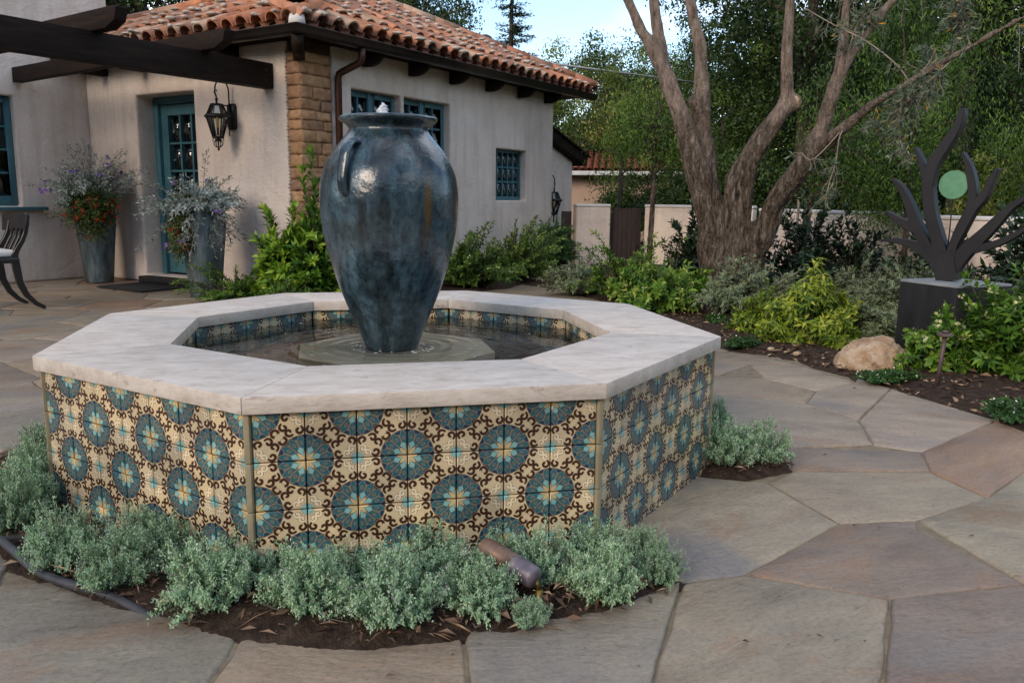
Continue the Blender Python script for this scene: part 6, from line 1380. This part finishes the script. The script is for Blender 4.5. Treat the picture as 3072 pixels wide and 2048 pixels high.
# ------------------------------------------------------------------ trees
def strands(acc, tops, lens, L, W, tint, per=22):
    S = len(tops); t = RNG.random((S, per, 1)); sw = RNG.normal(size=(S, 1, 3)) * np.array([.10, .10, 0]); P = tops[:, None] + np.array([0, 0, -1.]) * lens[:, None, None] * t + sw * t * t * lens[:, None, None] * 2
    P = P.reshape(-1, 3) + RNG.normal(size=(S * per, 3)) * .022; n = len(P); D = unit(rvec(n) + [0, 0, -.9]); leaves(acc, P, D, rvec(n), L * RNG.uniform(.6, 1.3, n), W, np.clip(RNG.normal(tint[0], tint[1], n), 0, 1), 0, full=False)
def crown(acc, c, rad, nclump, per, cr, L, W, seed, tint=(.45, .18), shell=(.55, 1.0), droop=.0, flat=.8, full=False, mi=0, zmin=-1):
    D = rvec(nclump); D = D[D[:, 2] > zmin] if zmin > -1 else D; nclump = len(D)
    k = lumpy(D, seed, 2.0, .35) * RNG.uniform(shell[0], shell[1], nclump)
    Cc = np.asarray(c) + D * k[:, None] * np.asarray(rad)
    n = nclump * per; off = rvec(n) * (RNG.random(n) ** .45)[:, None] * cr * np.repeat(RNG.uniform(.6, 1.3, nclump), per)[:, None] * np.array([1, 1, flat])
    P = np.repeat(Cc, per, 0) + off; on = unit(off); q_ = rvec(n); Dd = unit(q_ - on * (q_ * on).sum(1)[:, None] * .7 + np.array([0, 0, -droop - .25])); N = unit(on * 1.0 + rvec(n) * .45 + np.array([0, 0, .8]))
    tt = np.clip(np.repeat(RNG.normal(tint[0], tint[1] * 1.15, nclump), per) + RNG.normal(size=n) * tint[1] * .5, 0, 1)
    leaves(acc, P, Dd, N, L * RNG.uniform(.6, 1.3, n), W * RNG.uniform(.7, 1.2, n), tt, mi, full=full)
    return Cc
def tree(name, label, x, y, ztop, zbot, r, leafm, nclump, per, cr, L, W, seed, trunk=.14, bark='dark_bark', group='trees in the background', tint=(.45, .18), droop=0., lean=(0, 0), shell=(.45, 1.0), ry=None, flat=.8):
    t = thing(name, (x, y, 0), label, 'tree', group); c = np.array([x + lean[0], y + lean[1], (ztop + zbot) / 2]); a = Acc()
    Cc = crown(a, c, (r, ry or r, (ztop - zbot) / 2), nclump, per, cr, L, W, seed, tint, shell, droop, flat)
    if name == 'pepper_tree':
        k_ = RNG.choice(len(Cc), 150); strands(a, Cc[k_] + RNG.normal(size=(150, 3)) * .25, RNG.uniform(.35, 1.3, 150), .07, .016, (tint[0] + .1, tint[1]), 30)
    obj('crown', a, leafm, t, attrs=True)
    b = Acc(); top = Vector((c[0], c[1], zbot + (ztop - zbot) * .6)); mid = Vector((x + lean[0] * .4 + random.gauss(0, .08), y + lean[1] * .4, zbot * .6 + .2))
    b.tube([Vector((x, y, -.1)), mid, top], [trunk, trunk * .75, trunk * .3], 9, wob=.06)
    for q in Cc[RNG.choice(len(Cc), min(14, len(Cc)), replace=False)]:
        s = mid.lerp(top, random.uniform(.1, .8)); q = Vector(q); b.tube([s, s.lerp(q, .5) + Vector((0, 0, .1 * (q - s).length)), q], [trunk * .35, trunk * .22, trunk * .08], 5, cap=False)
    obj('trunk', b, M[bark], t, smooth=True); return t
def at(xd, d):                                                   # plan position by bearing (degrees right of the lens axis line) and distance
    return cam.location.x + d * math.sin(math.radians(xd)), cam.location.y + d * math.cos(math.radians(xd))
def T(name, label, bear, d, ztop, zbot, r, lm, nc, per, cr, L, W, seed, **k): x, y = at(bear, d); return tree(name, label, x, y, ztop, zbot, r, lm, nc, per, cr, L, W, seed, **k)
# far band of trees behind the garden, each its own thing
T('background_tree', 'yellow green tree just right of the house eave beyond the roof', 18.5, 25, 5.6, 1.5, 1.9, LF['light'], 90, 150, .55, .10, .05, 1, tint=(.45, .2))
T('background_tree', 'rounded olive green tree below the patch of blue sky', 22.3, 27, 6.3, 1.2, 2.1, LF['mid'], 100, 150, .55, .10, .05, 2, tint=(.62, .2))
T('background_tree', 'green tree between the blue sky and the first olive limb', 25.3, 24, 6.0, 1.0, 1.9, LF['mid'], 100, 150, .5, .09, .045, 3, tint=(.52, .2))
T('background_tree', 'pale leaved tree behind the roof end near the redwood', 15.2, 28, 5.0, 1.2, 1.7, LF['light'], 70, 150, .5, .10, .05, 4, tint=(.35, .2))
T('oak_tree', 'big dark oak filling the sky behind the middle olive limbs', 31.5, 21, 9.0, 1.9, 3.4, LF['oak'], 210, 170, .75, .11, .055, 5, tint=(.5, .2), trunk=.28)
T('oak_tree', 'big dark oak behind the forked right hand olive limb', 40.5, 20, 9.0, 1.7, 3.2, LF['oak'], 210, 170, .75, .11, .055, 6, tint=(.45, .2), trunk=.26)
T('oak_tree', 'dark oak at the far right edge above the sculpture', 49.5, 17, 8.0, 2.6, 2.5, LF['oak'], 160, 170, .7, .10, .05, 7, tint=(.42, .2), trunk=.24)
T('oak_tree', 'dark low oak filling the gap behind the olive trunk', 35.0, 25, 5.0, .3, 3.2, LF['oak'], 150, 170, .8, .12, .06, 8, tint=(.4, .2), trunk=.24)
T('oak_tree', 'dark low oak behind the far wall right of the olive trunk', 44.5, 24, 4.6, .3, 3.2, LF['oak'], 150, 170, .8, .12, .06, 9, tint=(.38, .2), trunk=.24)
T('background_tree', 'mid green tree low behind the thin garden tree', 26.5, 21, 4.4, .8, 2.2, LF['mid'], 110, 150, .6, .09, .045, 10, tint=(.45, .2))
T('background_tree', 'mid green tree low behind the house end', 20.0, 22, 4.2, 1.2, 1.8, LF['mid'], 90, 150, .55, .09, .045, 11, tint=(.4, .2))
T('pepper_tree', 'feathery bright green tree behind the upright pale olive limb', 37.6, 14.5, 4.3, .8, 1.15, LF['pepper'], 110, 130, .32, .085, .018, 12, tint=(.40, .24), droop=.9, flat=1.3, trunk=.09)
T('pepper_tree', 'feathery green tree behind the steel sculpture', 46.5, 12.5, 2.6, .7, .9, LF['pepper'], 70, 130, .30, .080, .018, 13, tint=(.33, .2), droop=.9, flat=1.3, trunk=.08)
T('pepper_tree', 'feathery green tree at the right edge behind the sculpture', 52.0, 11.5, 2.9, .5, .9, LF['pepper'], 70, 130, .30, .080, .018, 14, tint=(.28, .2), droop=.9, flat=1.3, trunk=.08)
T('background_tree', 'yellowish sparse tree at the end of the eave', 19.8, 15.2, 3.1, 1.75, .8, LF['light'], 46, 80, .36, .075, .028, 15, tint=(.6, .22), droop=.4, trunk=.05)
T('hedge_shrub', 'rounded green shrub behind the left garden wall below the orange roof', 20.1, 16.5, 1.45, .2, .62, LF['mid'], 50, 120, .30, .07, .035, 16, tint=(.62, .2), trunk=.04)
T('hedge_shrub', 'dark green shrub behind the gate under the orange roof', 24.2, 15, 1.62, .2, 1.0, LF['mid'], 80, 120, .32, .07, .035, 17, tint=(.35, .2), trunk=.04)
T('hedge_shrub', 'tall green shrub behind the wall between the gate and the olive', 28.2, 15.5, 2.2, .2, 1.1, LF['mid'], 80, 120, .36, .07, .035, 33, tint=(.5, .2), trunk=.04)
T('hedge_shrub', 'tall dark shrub behind the olive trunk', 34.0, 14.5, 2.2, .2, 1.3, LF['oak'], 90, 120, .36, .07, .035, 34, tint=(.6, .2), trunk=.04)
T('hedge_shrub', 'yellow green shrub behind the far wall right of the olive', 43.0, 14, 1.7, .3, .9, LF['light'], 60, 120, .34, .07, .035, 18, tint=(.42, .2), trunk=.04)
T('hedge_shrub', 'green shrub with red blooms behind the far wall', 46.0, 15, 1.9, .3, 1.0, LF['mid'], 60, 120, .36, .07, .035, 19, tint=(.6, .2), trunk=.04)
T('oak_tree', 'dark oak crown rising behind the roof left of the redwood', 6.2, 23, 7.2, 4.0, 1.7, LF['oak'], 105, 150, .55, .10, .05, 20, tint=(.42, .2), trunk=.22, shell=(.35, 1.0))
T('oak_tree', 'dark oak crown at the top left behind the tiled roof', -10.5, 21, 6.9, 3.6, 2.0, LF['oak'], 110, 150, .55, .10, .05, 21, tint=(.45, .2), trunk=.2)
T('oak_tree', 'dark oak behind the pale tower at the upper left', -18.5, 20, 6.4, 3.5, 1.1, LF['oak'], 50, 150, .5, .10, .05, 22, tint=(.45, .2), trunk=.2)
T('background_tree', 'dark tree over the roof ridge above the hip corner', -1.5, 24, 7.4, 4.2, 2.3, LF['oak'], 110, 150, .55, .10, .05, 23, tint=(.35, .2), trunk=.2)
wl = Acc()                                                       # the far wooded slope, one mass behind the single trees
for i in (0, 1, 2, 3, 4, 5, 6, 7, 8, 9, 12, 14):
    x, y = at(22.5 + i * 2.5, 31 + (i % 3) * 2.5); hgt = (3.4 if i < 2 else 6.2 if i == 2 else 9.5); crown(wl, (x, y, hgt * .42), (2.6, 2.6, hgt * .56), 60, 130, 1.0, .26, .16, 100 + i, (.4, .2), (.3, 1.0))
for i in range(9):
    x, y = at(-22 + i * 3.2, 33); crown(wl, (x, y, 2.0), (2.6, 2.6, 2.6), 36, 100, 1.0, .26, .16, 130 + i, (.4, .2), (.3, 1.0))
for i in range(26):                                               # and on the street side, seen only in the glaze and the panes
    x, y = at(108 + i * 6.2, 17 + (i * 7 % 5)); hgt = (6.5, 8.5, 5.0, 7.5)[i % 4]; crown(wl, (x, y, hgt * .5), (2.2, 2.2, hgt * .5), 40, 70, 1.0, .32, .2, 160 + i, (.4, .2), (.3, 1.0))
obj('woodland', wl, LF['oak'], None, kind='stuff', attrs=True)
# redwood: whorls of level branches round one straight stem
x, y = at(14.6 - 2.15, 30); rw = thing('redwood_tree', (x, y, 0), 'tall thin conifer with level tiers of branches against the pale sky', 'tree', 'trees in the background')
b = Acc(); b.tube([(x, y, 0), (x, y, 5), (x + .05, y, 9.2)], [.16, .11, .03], 8); lv = Acc(); z = 4.2
while z < 9.0:
    f = 1 - (z - 4.0) / 5.6; n = 9
    for k in range(n):
        q = random.uniform(0, 6.28); Lb = (.28 + .85 * f) * random.uniform(.6, 1.1); e = np.array([x + Lb * math.cos(q), y + Lb * math.sin(q), z - .10 * Lb + random.gauss(0, .05)]); s = np.array([x, y, z])
        b.tube([s, (s + e) / 2 + [0, 0, -.05], e], [.02, .012, .004], 4, cap=False)
        m = int(40 * Lb + 8); t = RNG.uniform(.2, 1, m)[:, None]; P = s + (e - s) * t + RNG.normal(size=(m, 3)) * [.07, .07, .03]; leaves(lv, P, unit((e - s) + rvec(m) * .7 * Lb), np.tile([0, 0, 1.], (m, 1)) + rvec(m) * .3, .14, .045, np.clip(RNG.normal(.45, .2, m), 0, 1), 0, full=False)
    z += random.uniform(.24, .36)
obj('trunk', b, M['dark_bark'], rw); obj('crown', lv, LF['conifer'], rw, attrs=True)
# thin garden tree in front of the gate, weeping
def weeping(name, label, pts, rad, crowns, nst, seed, lmat, tint=(.5, .2)):
    t = thing(name, pts[0][:3], label, 'tree'); b = Acc(); p = smooth_prof(pts, 4); b.tube([q[:3] for q in p], [q[3] for q in p], 9, wob=.05); top = Vector(p[-1][:3]); lv = Acc()
    for c, r in crowns:
        Cc = crown(lv, c, r, 46, 46, .22, .055, .016, seed, tint, (.2, 1.0), .5, 1.0)
        for q in Cc[::3]:
            s = Vector(p[int(len(p) * random.uniform(.62, .98))][:3]); q = Vector(q); b.tube([s, s.lerp(q, .55) + Vector((0, 0, .12)), q], [.014, .008, .003], 5, cap=False)
        k = RNG.choice(len(Cc), nst); strands(lv, Cc[k] + RNG.normal(size=(nst, 3)) * .08, RNG.uniform(.2, .75, nst), .045, .012, tint)
    obj('trunk', b, M['bark'], t, smooth=True); obj('crown', lv, lmat, t, attrs=True)
weeping('young_tree', 'slim young tree with drooping foliage in front of the brown gate', [(4.19, 7.74, -.03, .042), (4.20, 7.735, .4, .040), (4.215, 7.74, .95, .036), (4.205, 7.74, 1.5, .03), (4.18, 7.75, 2.1, .02)], None,
        [((4.15, 7.75, 2.30), (.85, .8, .62)), ((3.85, 7.7, 1.85), (.45, .5, .40)), ((4.55, 7.7, 1.75), (.40, .5, .35))], 38, 71, LF['pepper'], (.50, .22))
weeping('young_tree', 'leaning young tree tied to a stake right of the olive trunk', [(5.0, 5.21, -.03, .034), (5.015, 5.2, .35, .032), (5.04, 5.18, .8, .028), (5.07, 5.17, 1.3, .022), (5.10, 5.15, 1.8, .014)], None,
        [((5.15, 5.1, 1.75), (.55, .6, .75)), ((5.35, 4.75, 1.35), (.35, .4, .45))], 60, 72, LF['pepper'], (.45, .2))
a = Acc(); a.tube([(4.97, 5.28, -.05), (4.965, 5.27, 1.05)], .016, 8); tag(obj('tree_stake', a, M['twig'], None, loc=(4.97, 5.28, 0)), 'thin wooden stake beside the leaning young tree', 'stake')
weeping('young_tree', 'pale weeping tree hanging over the far wall before the sculpture', [(5.35, 3.95, -.03, .03), (5.36, 3.95, .6, .028), (5.33, 3.93, 1.3, .02), (5.30, 3.9, 1.7, .012)], None, [((5.28, 3.9, 1.65), (.45, .5, .55)), ((5.25, 4.15, 1.2), (.25, .3, .3))], 50, 73, LF['pepper'], (.55, .2))
a = Acc(); A_, B_ = Vector((8.6, 21.6, 4.72)), Vector((11.9, 21.0, 4.62))
pts = [Vector((H(7.9, 4.95).x + .3, H(7.9, 4.95).y, 3.02)), Vector((7.0, 14.0, 3.55)), Vector((10.0, 17.0, 3.85)), Vector((13.0, 19.0, 4.6))]
a.tube(pts[0:2] + [pts[2], pts[3]], .018, 6); tag(obj('service_cable', a, M['cable'], None, loc=tuple(pts[0])), 'pale service cable running from the roof vent towards the trees', 'cable')
